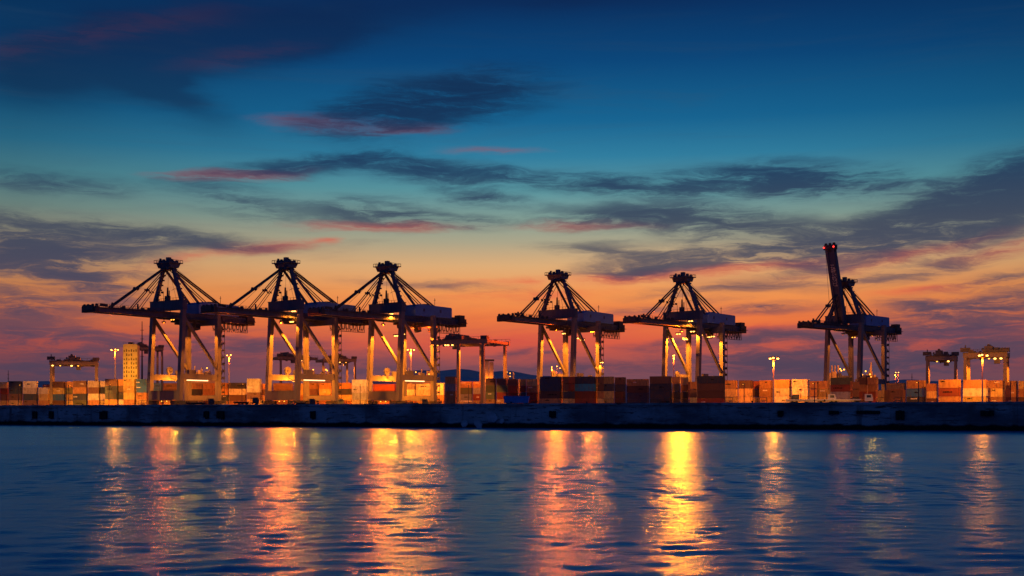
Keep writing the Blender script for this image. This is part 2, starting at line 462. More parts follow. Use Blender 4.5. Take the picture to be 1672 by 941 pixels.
    m = MB().box(24, 46, -5.6, -4.2, 35.0, 35.15)
    for k in range(10):
        x = 24 + k * 2.44; m.bar((x, -5.5, 35), (x, -5.5, 39.2), .17); m.bar((x, -4.3, 35), (x, -4.3, 39.2), .13)
    for z in (35.7, 36.3): m.bar((24, -5.5, z), (46, -5.5, z), .12)
    m.build('catwalk', ST, t)
    # machinery house
    m = MB().prism([(14.5, 42.4), (41, 42.4), (41, 47.0), (40.4, 47.5), (17.5, 47.9), (14.5, 46.4)], -5.0, 5.0)
    hs = m.build('machinery_house', M['house'], t)
    for x in (20, 32): MB().box(x, x + 1.2, -5.06, -4.95, 44.6, 46.0).build('louvre', B, hs)
    MB().box(41.0, 41.06, -1, 1, 42.8, 45.2).build('door', B, hs)
    m = MB().box(24, 27, -2, 1, 47.6, 48.6).tube((30.5, -3, 47.4), (30.5, -3, 51.5), .12).tube((30.5, -3.6, 50.6), (30.5, -2.4, 50.6), .1)
    m.build('roof_unit', ST, hs)
    # A-frame
    for s in (-1, 1):
        m = MB().bar((0, s * (HWY - 1.2), 47.2), (0, s * 2.9, 62.3), 1.55, 1.55, 1.15, 1.15, ref=(1, 0, 0))
        for k in range(7):                      # ladder cage and lamps up the mast leg
            f = (k + .5) / 7; y = s * (HWY - 1.2 + (2.9 - HWY + 1.2) * f); z = 47.2 + 15.1 * f
            m.box(.5, 1.5, y - .75, y + .75, z - .35, z + .3)
        m.build('mast_leg', B, t)
        MB().bar((.3, s * 2.3, 61.5), (19.6, s * 3.3, 42.6), .85, .85).build('back_strut', B, t)
    m = MB().prism([(-2.2, 62.0), (2.2, 62.0), (3.4, 64.0), (-3.4, 64.0)], -4.2, 4.2).box(-3.9, 3.9, -5.2, 5.2, 64.0, 64.35)
    m.box(-2.4, 2.4, -2.6, 2.6, 61.2, 62.0)
    for y in (-3.6, -1.4, 1.4, 3.6):
        m.tube((-1.4, y - .35, 64.9), (-1.4, y + .35, 64.9), 1.0, n=12).tube((1.6, y - .35, 64.7), (1.6, y + .35, 64.7), .85, n=12)
    m.box(-.7, .9, -.9, .9, 64.3, 66.9).box(-2.6, -1.9, 2.3, 3, 64.3, 66.3)
    ap = m.build('apex_platform', B, t)
    m = MB()
    for s in (-1, 1):
        for k in range(7):
            m.bar((-3.8 + k * 1.27, s * 5.1, 64.3), (-3.8 + k * 1.27, s * 5.1, 65.5), .12)
        m.bar((-3.8, s * 5.1, 65.5), (3.8, s * 5.1, 65.5), .12)
    for s in (-1, 1):
        for k in range(6): m.bar((s * 3.85, -5 + k * 2, 64.3), (s * 3.85, -5 + k * 2, 65.5), .12)
        m.bar((s * 3.85, -5.1, 65.5), (s * 3.85, 5.1, 65.5), .12)
    m.build('handrail', ST, ap)
    # stays
    for s in (-1, 1):
        for p, q, r in (((-1.2, s * .8, 62.6), (-35.5, s * .9, 42.2), .36), ((-1.0, s * .8, 62.2), (-23.5, s * .9, 42.2), .22), ((-.9, s * .9, 60.5), (-18.5, s * .9, 42.2), .14)):
            mm = MB().tube(p, q, r, n=6); f = .55
            c = Vector(p).lerp(Vector(q), f); mm.bar(c + Vector((-.6, 0, .3)), c + Vector((.6, 0, -.3)), r * 3, r * 3)
            mm.build('forestay', M['cable'], t)
        for p, q, r in (((1.2, s * .8, 62.6), (33.5, s * .9, 47.4), .36), ((1.0, s * .8, 61.6), (24.5, s * .9, 47.4), .22)):
            MB().tube(p, q, r, n=6).build('backstay', M['cable'], t)
    m = MB()
    for (p, q) in (((1.4, -2, 62.8), (30, -2.6, 47.4)), ((1.4, 2, 62.8), (20, 3, 47.6)), ((-1.4, 1, 62.8), (-28, 2.6, 42.2)), ((0, 0, 61.5), (0, .5, 47.3)), ((1.2, 1, 62), (9, 2, 42.2))):
        m.tube(p, q, .075, n=4)
    m.build('hoist_rope', M['cable'], t)
    # clutter on the sea-side cross girder between the mast legs
    m = MB().box(-.8, .8, -.5, 1.6, 47.45, 49.6).tube((0, .5, 49.6), (0, .5, 53.4), .5, .35).tube((0, -.6, 49), (0, -.6, 52), .2)
    for k in range(9): m.bar((.9, -8 + k * 2, 47.4), (.9, -8 + k * 2, 48.7), .12)
    m.bar((.9, -8, 48.7), (.9, 8, 48.7), .11)
    m.path([(0, 6.6, 50.6), (0, 5.0, 51.2), (0, 3.4, 50.9), (0, 3.2, 47.5)], .1).box(-.4, .4, 3.6, 4.6, 51, 51.8)
    m.path([(0, -2.2, 52.0), (0, -4.2, 52.6), (0, -6.0, 52.2)], .09)
    m.build('hoist_gear', ST, t)
    # trolley, cab, spreader head block
    m = MB().box(5, 11.5, -4.4, 4.4, 38.2, 39.1).box(6, 10, -3, 3, 37.2, 38.2)
    for y in (-3.3, 3.3):
        for x in (5.8, 10.7): m.tube((x, y - .2, 39.0), (x, y + .2, 39.0), .42, n=10)
    tr = m.build('trolley', ST, t)
    m = MB().prism([(11.8, 38.2), (14.6, 38.2), (14.6, 35.2), (12.4, 34.6), (11.8, 36)], -4.6, -2.4)
    cb = m.build('operator_cab', M['steel'], t)
    MB().box(11.95, 14.4, -4.66, -4.6, 35.8, 37.5).build('cab_window', M['glassy'], cb)
    # stair tower on the near land-side leg
    m = MB(); z = 3.0; k = 0
    while z < 39:
        y0 = -HWY - 1.0 - .5
        m.box(21.2, 23.2, -HWY - 1.2, -HWY + 1.2, z, z + .12)
        a, b = ((21.5, 22.9) if k % 2 else (22.9, 21.5))
        m.bar((a, -HWY - .9 + (k % 2) * 1.0, z), (b, -HWY + .1 + (k % 2) * .3, z + 3.2), .7, .14)
        for x in (21.3, 23.1):
            for y in (-HWY - 1.1, -HWY + 1.1): m.bar((x, y, z), (x, y, z + 1.2), .1)
        m.bar((23.1, -HWY - 1.1, z + 1.15), (23.1, -HWY + 1.1, z + 1.15), .1)
        m.box(22.6, 23.5, -HWY - .9, -HWY - .1, z + .2, z + random.uniform(.7, 1.2))
        z += 3.2; k += 1
    m.bar((23.1, -HWY - 1.1, 3), (23.1, -HWY - 1.1, 39), .16); m.bar((23.1, -HWY + 1.1, 3), (23.1, -HWY + 1.1, 39), .14)
    m.build('stair_tower', ST, t)
    # cable reel and switch room on the portal
    m = MB().tube((8.5, HWY - 1.3, 16.6), (8.5, HWY - .5, 16.6), 1.7, n=18).tube((8.5, HWY - 1.6, 16.6), (8.5, HWY - .2, 16.6), .5, n=10).box(8, 9, HWY - .8, HWY + .2, 14.6, 15.4)
    m.build('cable_reel', LG, t)
    m = MB().box(2.5, 6.5, -HWY - .7, -HWY + .7, 14.62, 16.4).box(13, 17, HWY - .8, HWY + .8, 14.62, 16.8).box(12, 14, -HWY - .6, -HWY + .6, 14.62, 15.6)
    m.build('switch_cabinet', LG, t)
    MB().box(2, 14, -HWY - .3, -HWY + .3, 11.55, 11.97).build('strip_light', M['steel'], t)
    return t

def crane_flood(crane, pos, mat, size=.5, rows=2):
    x, y, z = pos
    h = MB()
    for k in range(rows): h.box(x - .7, x + .7, y - .6 + k * 1.5, y + .6 + k * 1.5, z + .2, z + .75)
    f = h.build('floodlight', M['steel'], crane)
    ln = MB()
    for k in range(rows): ln.ball((x, y + k * 1.5, z + .05), size, 8, 5, .6)
    ln.build('lens', M[mat], f)

proto = make_crane()
# (apex px, distance, yaw deg, label)
CR = [(275, 549, 56, 'dark blue container crane at the left end of the quay, boom tip over open sky'),
      (467, 549, 50, 'second container crane from the left, its boom passing behind the leftmost crane'),
      (632, 562, 49, 'third container crane from the left, large blue machinery house beside a yard gantry'),
      (911, 596, 51.5, 'container crane standing behind the dark container stack with the bright teal box'),
      (1115, 607, 48, 'brightly floodlit container crane whose lamps cast the strongest yellow reflection'),
      (1379, 629, 40, 'rightmost container crane with its lettered boom raised steeply and red beacons')]
cranes = []
for i, (px, d, yaw, lab) in enumerate(CR):
    c = proto if i == 0 else copy_tree(proto)
    c.location = at(px, d); c.rotation_euler = (0, 0, R(yaw)); c['label'] = lab
    if i == 0: c.scale = (1, 1, 1)
    cranes.append(c)
for c in cranes[2:5]: c.scale = (1.0, 1.0, 1.0)
for c, dx in zip(cranes, (0, -5, 3, -9, 6, 1)):        # trolleys stand at different places
    for ch in c.children:
        if ch.name.split('.')[0] in ('trolley', 'operator_cab'): ch.location.x += dx
# outreach and back reach differ from crane to crane
for c, so, sr, sh in zip(cranes, (.89, .89, .9, .87, .91, .70), (.93, .93, .93, 1.0, 1.0, .86), (.92, .92, .92, 1.0, .99, .80)):
    for ch in c.children:
        k = ch.name.split('.')[0]
        if k in ('boom', 'forestay'): ch.scale.x = so
        if k in ('girder', 'festoon', 'catwalk'): ch.scale.x = sr
        if k in ('machinery_house', 'backstay', 'hoist_rope'): ch.scale.x = sh
# raised boom of the last crane
c6 = cranes[5]
ang = R(76)
def rb(s, y, dz=0):       # along the raised boom, across, off its face
    s *= .915
    return Vector((-3 - s * math.cos(ang) + dz * math.sin(ang) * -1, y, 44.5 + s * math.sin(ang) - dz * math.cos(ang)))
m = MB()
for s in (-1, 1): m.bar(rb(-3, s * 1.9), rb(41.5, s * 1.9), 1.5, 2.6, 1.4, 2.2, ref=(1, 0, 0))
for k in range(14): m.bar(rb(k * 3.05, -1.3), rb(k * 3.05 + 1.2, 1.3), .5, .5)
m.bar(rb(2, 0, .6), rb(40, 0, .6), 3.6, .2, ref=(1, 0, 0))
rbm = m.build('raised_boom', M['crane'], c6)
m = MB().bar(rb(41.2, -3.3), rb(41.2, 3.3), 2.4, 2.4).bar(rb(39.4, -2.9), rb(39.4, 2.9), 1.6, 1.6)
for y in (-2.4, 0, 2.4): m.tube(rb(42.9, y - .4), rb(42.9, y + .4), .8, n=10)
m.build('boom_head', M['steel'], rbm)
for y in (-3.0, 2.8): MB().ball(rb(41.6, y, 1.6), .42, 8, 5).build('beacon', M['beacon'], rbm)
m = MB(); random.seed(5)
for col, ys in ((0, -1.55), (1, -.05)):
    for k in range(11 if col else 8):
        s0 = 31.8 - k * (1.15 if col else 1.6)
        hh = .85 if col else 1.2
        for a in range(3):
            for b2 in range(3):
                if random.random() < .62:
                    y0 = ys + a * .42 - .3
                    m.bar(rb(s0 - b2 * hh / 3, y0, 1.36), rb(s0 - (b2 + 1) * hh / 3 + .02, y0, 1.36), .36, .06, ref=(1, 0, 0))
m.build('lettering', M['lettering'], rbm)
m = MB()
for p, q in ((rb(41, -3, .8), Vector((-8, -3, 42.2))), (rb(41, 2.6, .8), Vector((-7.5, 3, 42.2))), (rb(41, 2, -.8), Vector((-.5, 2.2, 63.0)))): m.tube(p, q, .09, n=4)
m.build('boom_rope', M['cable'], rbm)

# floodlights: (crane, local position, lens, energy in kW, seen)
for ci, lst in enumerate((
    [((9, 0, 36.3), 'lamp_dim', 20), ((-3, -7, 38.4), 'lamp_dim', 0)],
    [((9, 0, 36.3), 'lamp_dim', 42), ((-1.0, -7.2, 42.3), 'lamp', 4), ((-2.4, -7.6, 37.5), 'lamp', 14)],
    [((9, 0, 36.3), 'lamp_dim', 46), ((-1.0, -4.5, 42.3), 'lamp', 4), ((14, 8, 33.5), 'lamp', 38), ((15.5, 5, 34.2), 'lamp', 0)],
    [((9, 2, 36.3), 'lamp', 32), ((14, -2, 34.0), 'lamp', 20), ((16, -4, 33.2), 'lamp', 0), ((20.5, -12.2, 22), 'lamp', 3)],
    [((6, 6, 36.8), 'lamp', 38), ((-2.4, -8.0, 37.0), 'lamp', 34), ((10, -5, 36.0), 'lamp', 40), ((13, -7, 35), 'lamp', 0), ((15.5, -8, 35.4), 'lamp', 0), ((-1.0, -6, 42.3), 'lamp', 4), ((8, 3, 34.0), 'lamp', 0)],
    [((9, 0, 36.3), 'lamp_dim', 5)])):
    for (p, mat, e) in lst:
        crane_flood(cranes[ci], p, mat, .5 if mat == 'lamp' else .35)
        if e and p[0] < 0 and p[2] < 40:          # boom lamp aimed down the near leg
            lamp_light((p[0], p[1], p[2] - 1.3), e * 1000 * KE, cranes[ci], spot=(80, (.1, -.42, -1)))
        elif e:
            lamp_light((p[0], p[1], p[2] - 1.3), e * 1900 * KE, cranes[ci], spot=(160, (0, 0, -1)), blend=.08)
# added boom spots aimed seaward, only to lay lamp streaks on the water
for ci, e in ((0, 11), (1, 42), (2, 48), (3, 40), (4, 125), (5, 1.5)):
    c = cranes[ci]
    aim = -(c.location - Vector((0, 0, 0))); aim.z = 0; aim.normalize(); aim.z = -.1
    aim.rotate(Matrix.Rotation(-c.rotation_euler.z, 3, 'Z'))
    lamp_light((-4.5, -2.2, 36.6), e * 1000 * KE, c, .7, spot=(96, tuple(aim)), col=(2.0, .18 if ci == 4 else .12, .002))
    if ci in (2, 3): lamp_light((22.5, -4.5, 35.5), e * 600 * KE, c, .7, spot=(80, tuple(aim)), col=(2.0, .135, .002))
    MB().box(-5.1, -3.9, -2.9, -1.5, 37.2, 37.8).box(-4.6, -4.4, -2.5, -2.2, 37.8, 39.5).build('floodlight', M['steel'], c)  # housing for the added streak spot
# working lights low on the portal, lighting the yard round the legs
for ci, e in ((0, 10), (1, 14), (2, 14), (3, 9), (4, 9), (5, 4)):
    lamp_light((9, 5, 11.0), e * 1000 * KE, cranes[ci], .6)
    MB().box(8.2, 9.8, 4.6, 5.4, 11.7, 12.0).bar((9, 5, 12), (9, HWY - .8, 13.2), .2).build('work_and_gap_light', M['steel'], cranes[ci])
for ci in (0, 1, 2):
    for y in (-4.2, -1.2, 2.2):  # added glowing balls stand for the orange-lit gaps under the sill
        f = MB().box(-2.2, -1.8, y - .3, y + .3, 2.55, 2.9).build('work_and_gap_light', M['steel'], cranes[ci])
        MB().ball((-2.0, y, 2.4), .26, 8, 5, .8).build('lens', M['lamp_dim'], f)
    for ch in cranes[ci].children:
        if ch.name.startswith('strip_light'):
            ch.data = ch.data.copy(); ch.data.materials[0] = M['strip']

# ------------------------------------------------------------------ light masts
def mast(px, d, ytop, label, e, lens='lamp', heads=3, spread=1.6, r=.36, back=0):
    h = zat(ytop, d) - DECK
    t = empty('light_mast', at(px, d), 0, label, 'light mast', 'light masts in the yard')
    MB().tube((0, 0, 0), (0, 0, h), r, r * .62, 10).tube((0, 0, 0), (0, 0, 1), r * 1.7, r * 1.4, 10).build('pole', M['pole'], t)
    MB().tube((0, 0, h - .1), (0, 0, h + .25), spread * .55, spread * .6, 12).build('head_ring', M['steel'], t)
    for k in range(heads):
        x = (k - (heads - 1) / 2) * spread; y = -.6 if k % 2 == 0 else .5
        zz = h + .5 + (.25 if k == heads // 2 else 0)
        f = MB().box(x - .45, x + .45, y - .4, y + .4, zz + .1, zz + .5).bar((0, 0, h + .1), (x, y, zz + .2), .14).build('lamp_head', M['steel'], t)
        MB().ball((x, y - .15, zz - .05), .42 if lens == 'lamp' else .35, 8, 5, .8).build('lens', M[lens], f)
    if e: lamp_light((0, -.3, h - 1.3), e * 1000 * KE, t, .6, col=(1.6, .17, .004))
    if back: lamp_light((0, .6, h - .9), back * 1000 * KE, t, .6, spot=(150, (0, 1, -.35)), col=(1, .31, .02))
    return t
mast(188, 600, 573, 'tall lit light mast left of the yellow tower, three bright heads', 9)
mast(374, 620, 582, 'lit light mast between the two leftmost cranes', 8, heads=2)
mast(671, 625, 573, 'lit light mast seen between the legs of the third crane', 26)
mast(901, 900, 601, 'leftmost of three far lit masts between the legs of the fourth crane', 10, heads=1)
mast(909.5, 905, 600, 'middle of three far lit masts between the legs of the fourth crane', 0, heads=1)
mast(914.5, 880, 603, 'rightmost of three far lit masts between the legs of the fourth crane', 0, heads=1)
mast(1100, 700, 582, 'glowing light mast between the legs of the brightest crane', 18, heads=2, spread=.8)
mast(1263, 412, 588, 'slim lit light mast before the pale containers, right of the brightest crane', 7, r=.28, spread=1.3, back=12)
mast(1462, 900, 610, 'left one of a pair of far lit masts right of the raised boom crane', 8, heads=1)
mast(1466.5, 905, 610, 'right one of a pair of far lit masts right of the raised boom crane', 0, heads=1)
mast(1604, 405, 583, 'slim lit light mast in front of the rightmost yard gantry', 4, r=.28, spread=1.3, back=26)
mast(348, 980, 590, 'short far light mast left of the second crane, dim lamp', 0, 'lamp_dim', 1)
mast(471, 900, 604, 'far dim light mast between the legs of the second crane', 0, 'lamp_dim', 2)
mast(786, 900, 594, 'far dim light mast beside the right leg of the big yard gantry', 0, 'lamp_dim', 2)

# ------------------------------------------------------------------ yard gantries
def gantry(pl, pr, dl, dr, ytop, label, wb=9, cl=0, cr=0, lamps=(), mat='gantry', troll=.6, gh=2.2, leg=1.3, e=0):
    A = at(pl, dl); Bp = at(pr, dr); v = Bp - A; span = v.length; yaw = math.atan2(v.y, v.x)
    h = zat(ytop, (dl + dr) / 2) - DECK
    t = empty('yard_gantry', A, yaw, label, 'yard gantry', 'rubber tyred gantries in the yard')
    MT, DK = M[mat], M['gantry_dark']
    for x in (0, span):
        for y in (0, wb):
            sgn = .5 if y == 0 else -.5
            MB().bar((x, y, 1.9), (x, y + sgn, h - gh), leg, leg, leg * .8, leg * .8, ref=(1, 0, 0)).build('leg', MT, t)
        m = MB().box(x - .6, x + .6, -1.5, wb + 1.5, 1.3, 2.1)
        sb = m.build('sill_beam', MT, t)
        for y in (0, wb):
            b = MB().box(x - .5, x + .5, y - 1.4, y + 1.4, .9, 1.35)
            for k in (-.85, .85): b.tube((x - .4, y + k, .75), (x + .4, y + k, .75), .75, n=12)
            b.build('wheel', M['rubber'], sb)
    for y in (.5, wb - .5):
        m = MB().box(-.8 - cl, span + .8 + cr, y - .6, y + .6, h - gh, h - .3)
        gd = m.build('girder', MT, t)
        r = MB(); n = int((span + cl + cr) / 2)
        for k in range(n + 1):
            x = -.8 - cl + (span + cl + cr + 1.6) * k / n
            yy = y + (-.7 if y < 1 else .7); r.bar((x, yy, h - .3), (x, yy, h + .8), .11)
        r.bar((-.8 - cl, yy, h + .8), (span + .8 + cr, yy, h + .8), .11)
        r.box(-.8 - cl, span + .8 + cr, yy - .25, yy + .25, h - .45, h - .33)
        r.build('handrail', DK, gd)
    m = MB()
    for x in (-.8 - cl, span / 2, span + cr): m.box(x, x + .7, 1.1, wb - 1.1, h - gh + .3, h - .7)
    m.build('end_tie', MT, t)
    x = span * troll
    m = MB().box(x - 3, x + 3, .2, wb - .2, h - .2, h + .5).box(x - 2.4, x + .5, 1, wb - 3, h + .5, h + 2.0).box(x + .9, x + 2.6, 2, wb - 1.5, h + .5, h + 1.5)
    m.tube((x - 1, 2, h + 2.3), (x - 1, wb - 3, h + 2.3), .55, n=10).box(x - 3.4, x - 2.8, 2, 4, h + .5, h + 1.4)
    tr = m.build('trolley', DK, t)
    MB().box(x + 1, x + 3, .6, 2.6, h - gh - 2.3, h - gh - .1).build('operator_cab', DK, tr)
    MB().box(-1.8, 1.6, .4, 2.4, h + .0, h + 1.5).tube((0, .6, h + 1.5), (0, .6, h + 2.5), .2).build('electrical_house', DK, t)
    m = MB().box(span - 1.6, span + 1.4, 1, 3.2, h - .2, h + 1.3).box(span - .4, span + .5, 3.2, 6, h, h + 1.0)
    m.build('electrical_house', DK, t)
    random.seed(int(pl)); m = MB()
    for k in range(12):
        xx = random.uniform(-cl, span + cr); yy = random.uniform(0, wb); sx, sy, sz = random.uniform(.3, 1.1), random.uniform(.3, 1), random.uniform(.3, 1.0)
        m.box(xx - sx, xx + sx, yy - sy, yy + sy, h - .3, h - .3 + sz)
        m.box(xx - sx * .7, xx + sx * .7, yy - sy * .6, yy + sy * .6, h - gh - sz * .8, h - gh)
    m.build('cable_tray', DK, t)
    for (fx, bright) in lamps:
        xx = -cl + (span + cl + cr) * fx
        f = MB().box(xx - .6, xx + .6, -.2, .9, h - gh - .35, h - gh).build('floodlight', DK, t)
        MB().ball((xx, .1, h - gh - .45), .5 if bright else .35, 8, 5, .7).build('lens', M['lamp' if bright else 'lamp_dim'], f)
    if e: lamp_light((span * .5, wb * .25, h - gh - 2.0), e * 2600 * KE, t, .5, spot=(168, (0, 0, -1)), blend=.1)
    return t

gantry(83.5, 157, 560, 566, 588, 'dark yard gantry straddling containers at the far left', wb=22, lamps=((.03, 1), (.45, 1), (.2, 0), (.6, 0)), mat='gantry', troll=.5, e=5)
gantry(218, 265, 760, 770, 566, 'far yard gantry half hidden between the yellow tower and the leftmost crane', wb=10, lamps=((.1, 0),), troll=.35, e=2)
gantry(459, 500, 800, 812, 582, 'far yard gantry seen through the legs of the second crane', wb=14, cl=2, cr=8, lamps=((.5, 0), (.6, 1)), troll=.4, e=5)
gantry(540, 580, 760, 766, 585, 'lit far yard gantry between the second and third cranes', wb=20, cl=4, lamps=((.3, 1), (.5, 1), (.7, 0)), troll=.5, e=10)
gantry(748, 788, 545, 540, 553, 'big yard gantry overlapping the right legs of the third crane', wb=24, cl=13, cr=1.5, lamps=((.25, 1), (.3, 1), (.38, 1), (.1, 0)), troll=-.35, leg=1.5, e=9)
gantry(1514, 1560, 520, 516, 580, 'left one of the two yard gantries at the far right', wb=14, lamps=((.35, 0), (.75, 1)), troll=.5, e=11)
gantry(1576, 1641, 452, 446, 574, 'rightmost yard gantry, nearer and taller than its neighbour', wb=12, lamps=((.75, 1), (.9, 1), (.6, 0)), troll=.65, leg=1.4, e=12)

# ------------------------------------------------------------------ containers
COLS = {'w': ((.74, .64, .46), 'cream'), 'y': ((.66, .45, .16), 'yellow'), 'o': ((.46, .22, .08), 'orange'), 'r': ((.30, .055, .03), 'red'),
        'b': ((.17, .085, .06), 'brown'), 'n': ((.035, .05, .085), 'navy'), 'u': ((.04, .14, .38), 'blue'), 't': ((.05, .42, .55), 'teal'),
        'g': ((.12, .13, .07), 'olive green'), 'G': ((.32, .30, .28), 'grey')}
def cont_mesh(L, name):
    m = MB(); Wd, H = 2.44, 2.88
    x0, x1 = -L / 2, L / 2
    n = int(L / .36)
    for sgn in (-1, 1):                    # corrugated long sides
        vs = []; 
        for i in range(n * 2 + 1):
            x = x0 + .15 + (L - .3) * i / (2 * n)
            y = sgn * (Wd / 2 - (.02 if (i // 1) % 2 == 0 else .09))
            vs += [(x, y, .18), (x, y, H - .14)]
        m.add(vs, [(2 * i, 2 * i + 2, 2 * i + 3, 2 * i + 1) for i in range(2 * n)])
        m.box(x0, x1, sgn * (Wd / 2 - .06) - .06, sgn * (Wd / 2 - .06) + .06, .02, .18).box(x0, x1, sgn * (Wd / 2 - .05) - .05, sgn * (Wd / 2 - .05) + .05, H - .14, H)
        for x in (x0, x1 - .16): m.box(x, x + .16, sgn * (Wd / 2 - .08) - .078, sgn * (Wd / 2 - .08) + .078, .185, H - .145)
    m.add([(x0 + .05, -Wd / 2 + .1, H - .06), (x1 - .05, -Wd / 2 + .1, H - .06), (x1 - .05, Wd / 2 - .1, H - .06), (x0 + .05, Wd / 2 - .1, H - .06)], [(0, 1, 2, 3)])
    m.add([(x0 + .04, -Wd / 2 + .05, .1), (x0 + .04, Wd / 2 - .05, .1), (x0 + .04, Wd / 2 - .05, H - .05), (x0 + .04, -Wd / 2 + .05, H - .05)], [(0, 1, 2, 3)])
    return m.mesh(name, M['container'])
def door_mesh(L):
    m = MB(); x = L / 2
    for s in (-1, 1):
        a, b = (s * .02, s * 1.08); m.box(x - .06, x + .0, min(a, b), max(a, b), .16, 2.76)
        for k in (.28, .8): m.tube((x + .05, s * k, .15), (x + .05, s * k, 2.78), .04, n=5)
        for z in (.8, 1.1): m.box(x + .0, x + .09, min(s * .2, s * .95), max(s * .2, s * .95), z, z + .07)
    return m.mesh('door', M['container'])
CM = {20: cont_mesh(6.06, 'shipping_container'), 40: cont_mesh(12.19, 'shipping_container')}
DM = {20: door_mesh(6.06), 40: door_mesh(12.19)}
CL = {20: 6.06, 40: 12.19}
def mark_mesh(k):
    rr = random.Random(k); m = MB(); x = -1.3
    for i in range(rr.choice((3, 4, 5))):
        ww = rr.uniform(.2, .6); z = 1.3 if k % 2 else 2.0; hh = rr.uniform(.28, .5)
        m.box(x, x + ww, -1.235, -1.16, z, z + hh); x += ww + rr.uniform(.08, .2)
    return m.mesh('marking', M['rubber'] if k % 3 else M['lettering'])
MARKS = [mark_mesh(k) for k in range(6)]
LEVEL = 2.9
NC = [0]
def container(loc, rz, size, sx, code, label):
    o = bpy.data.objects.new('shipping_container', CM[size]); C.objects.link(o)
    col = COLS[code][0]; j = random.uniform(.55, 1.12)
    o.color = (min(col[0] * j, .8), min(col[1] * j * random.uniform(.93, 1.07), .8), min(col[2] * j, .8), 1)
    o.location = loc; o.rotation_euler = (0, 0, rz); o.scale = (sx, 1, 1)
    dr = bpy.data.objects.new('door', DM[size]); C.objects.link(dr); dr.parent = o; dr.color = o.color
    if random.random() < .4:
        mk = bpy.data.objects.new('marking', MARKS[random.randrange(len(MARKS))]); C.objects.link(mk); mk.parent = o
        mk.location = (random.uniform(-.28, .28) * CL[size], 0, 0)
    tag(o, label, 'shipping container', 'shipping containers stacked in the yard'); NC[0] += 1
    return o

# stacks: (x0, x1, y of the top, colours from the top down, forced distance)
ZONES = [
 ('left of the leftmost crane', [
  (0, 14, 624, 'yrby'), (14.5, 37, 622.5, 'nnby'), (37.5, 62, 622.5, 'wwnb'), (62.5, 81, 633, 'wyo'), (70, 82, 624, 'bbgb', 620),
  (85, 107, 623, 'byub'), (107.5, 118.5, 623, 'ogyy'), (119, 143, 622, 'bong'), (143.5, 164, 622, 'wbwo'), (164.5, 171, 622, 'wnwy'),
  (171.5, 194, 619, 'bnno'), (194.5, 201, 619, 'obnw'), (201.5, 222, 619, 'yyyo'), (222.5, 242, 619, 'uuoy')]),
 ('behind the leftmost crane legs', [
  (245, 265, 0, 'uubo', 592), (267, 291, 0, 'bboy', 592), (306, 331, 0, 'onbG', 592), (331.5, 352, 0, 'ooob', 592)]),
 ('between the two leftmost cranes', [
  (361, 373.5, 0, 'oono', 585), (374, 402.5, 0, 'nwbo', 585), (403, 427, 618.5, 'wwbo'), (374, 400, 0, 'bbby', 640), (427.5, 437, 0, 'obyo', 600)]),
 ('behind the second crane legs', [
  (446, 479, 0, 'bbob', 592), (499, 520, 0, 'obno', 592), (520.5, 541, 0, 'oyoo', 592), (480, 498, 0, 'yyoo', 600)]),
 ('between second and third cranes', [
  (549, 574, 0, 'onyo', 585), (574.5, 601, 620, 'wwwy'), (549, 580, 0, 'obby', 645)]),
 ('behind the third crane legs', [
  (609, 646, 0, 'rrbo', 612), (659, 679, 0, 'Gwoo', 606), (679.5, 704, 0, 'wwoy', 606)]),
 ('under the big yard gantry', [
  (711, 726.5, 0, 'wwoo', 590), (727, 746.5, 615, 'oGoo'), (750, 771.5, 616, 'ogGw', 560), (772, 790.5, 616, 'oGry', 560)]),
 ('right of the big gantry', [
  (793, 810, 618, 'bggo'), (810.5, 829, 618, 'bgro'), (829.5, 846, 619, 'brrb'), (846.5, 859, 619, 'yrnr'), (859.5, 880, 619, 'yorr'), (836, 846, 0, 'oyyo', 590)]),
 ('before the fourth crane', [
  (881, 917, 615, 'nnbo'), (917.5, 928, 615, 'bbny'), (928.5, 935.5, 615, 'rrny'), (936, 973.5, 615, 'ntrr'), (974, 984.5, 615, 'bboy'), (985, 1003, 615, 'ynyy'), (1003.5, 1022, 616, 'bnbb')]),
 ('before the fifth crane', [
  (1023, 1060, 619, 'obnn'), (1060.5, 1097, 614.5, 'bnnn'), (1097.5, 1110.5, 615, 'onnn'), (1111, 1124, 616, 'yonn'), (1124.5, 1136.5, 623, 'oby'), (1138, 1183, 614, 'nbbr')]),
 ('left of the slim mast', [
  (1184, 1205, 621, 'oyy'), (1206, 1229, 621, 'byy'), (1229.5, 1239, 622, 'rby'), (1240, 1262, 621, 'ooo')]),
 ('right of the slim mast', [
  (1263.5, 1292, 620, 'oww'), (1293, 1322, 619.5, 'wwy'), (1322.5, 1331, 622, 'oow'), (1331.5, 1355, 622, 'oyy')]),
 ('below the raised boom crane', [
  (1356, 1391, 616.5, 'grGG'), (1391.5, 1400, 623, 'bbn'), (1401, 1416, 616, 'boro'), (1416.5, 1434, 616, 'oorr'), (1434.5, 1439, 637, 'yy'), (1439.5, 1478, 637, 'bb'), (1447, 1479, 0, 'yoyy', 590)]),
 ('left of the right gantries', [
  (1480, 1512, 621, 'oun'), (1513, 1531, 631, 'oyb', 480)]),
 ('under the right gantries', [
  (1532, 1569, 617.5, 'oro', 420), (1572, 1613, 618, 'owy', 424), (1613.5, 1640.5, 617.5, 'oyo', 430), (1642, 1662, 621, 'oob', 437), (1662.5, 1684, 621, 'yob', 437)]),
]
ORD = ['first', 'second', 'third', 'fourth', 'fifth', 'sixth', 'seventh', 'eighth', 'ninth', 'tenth', 'eleventh', 'twelfth', 'thirteenth', 'fourteenth', 'fifteenth', 'sixteenth']
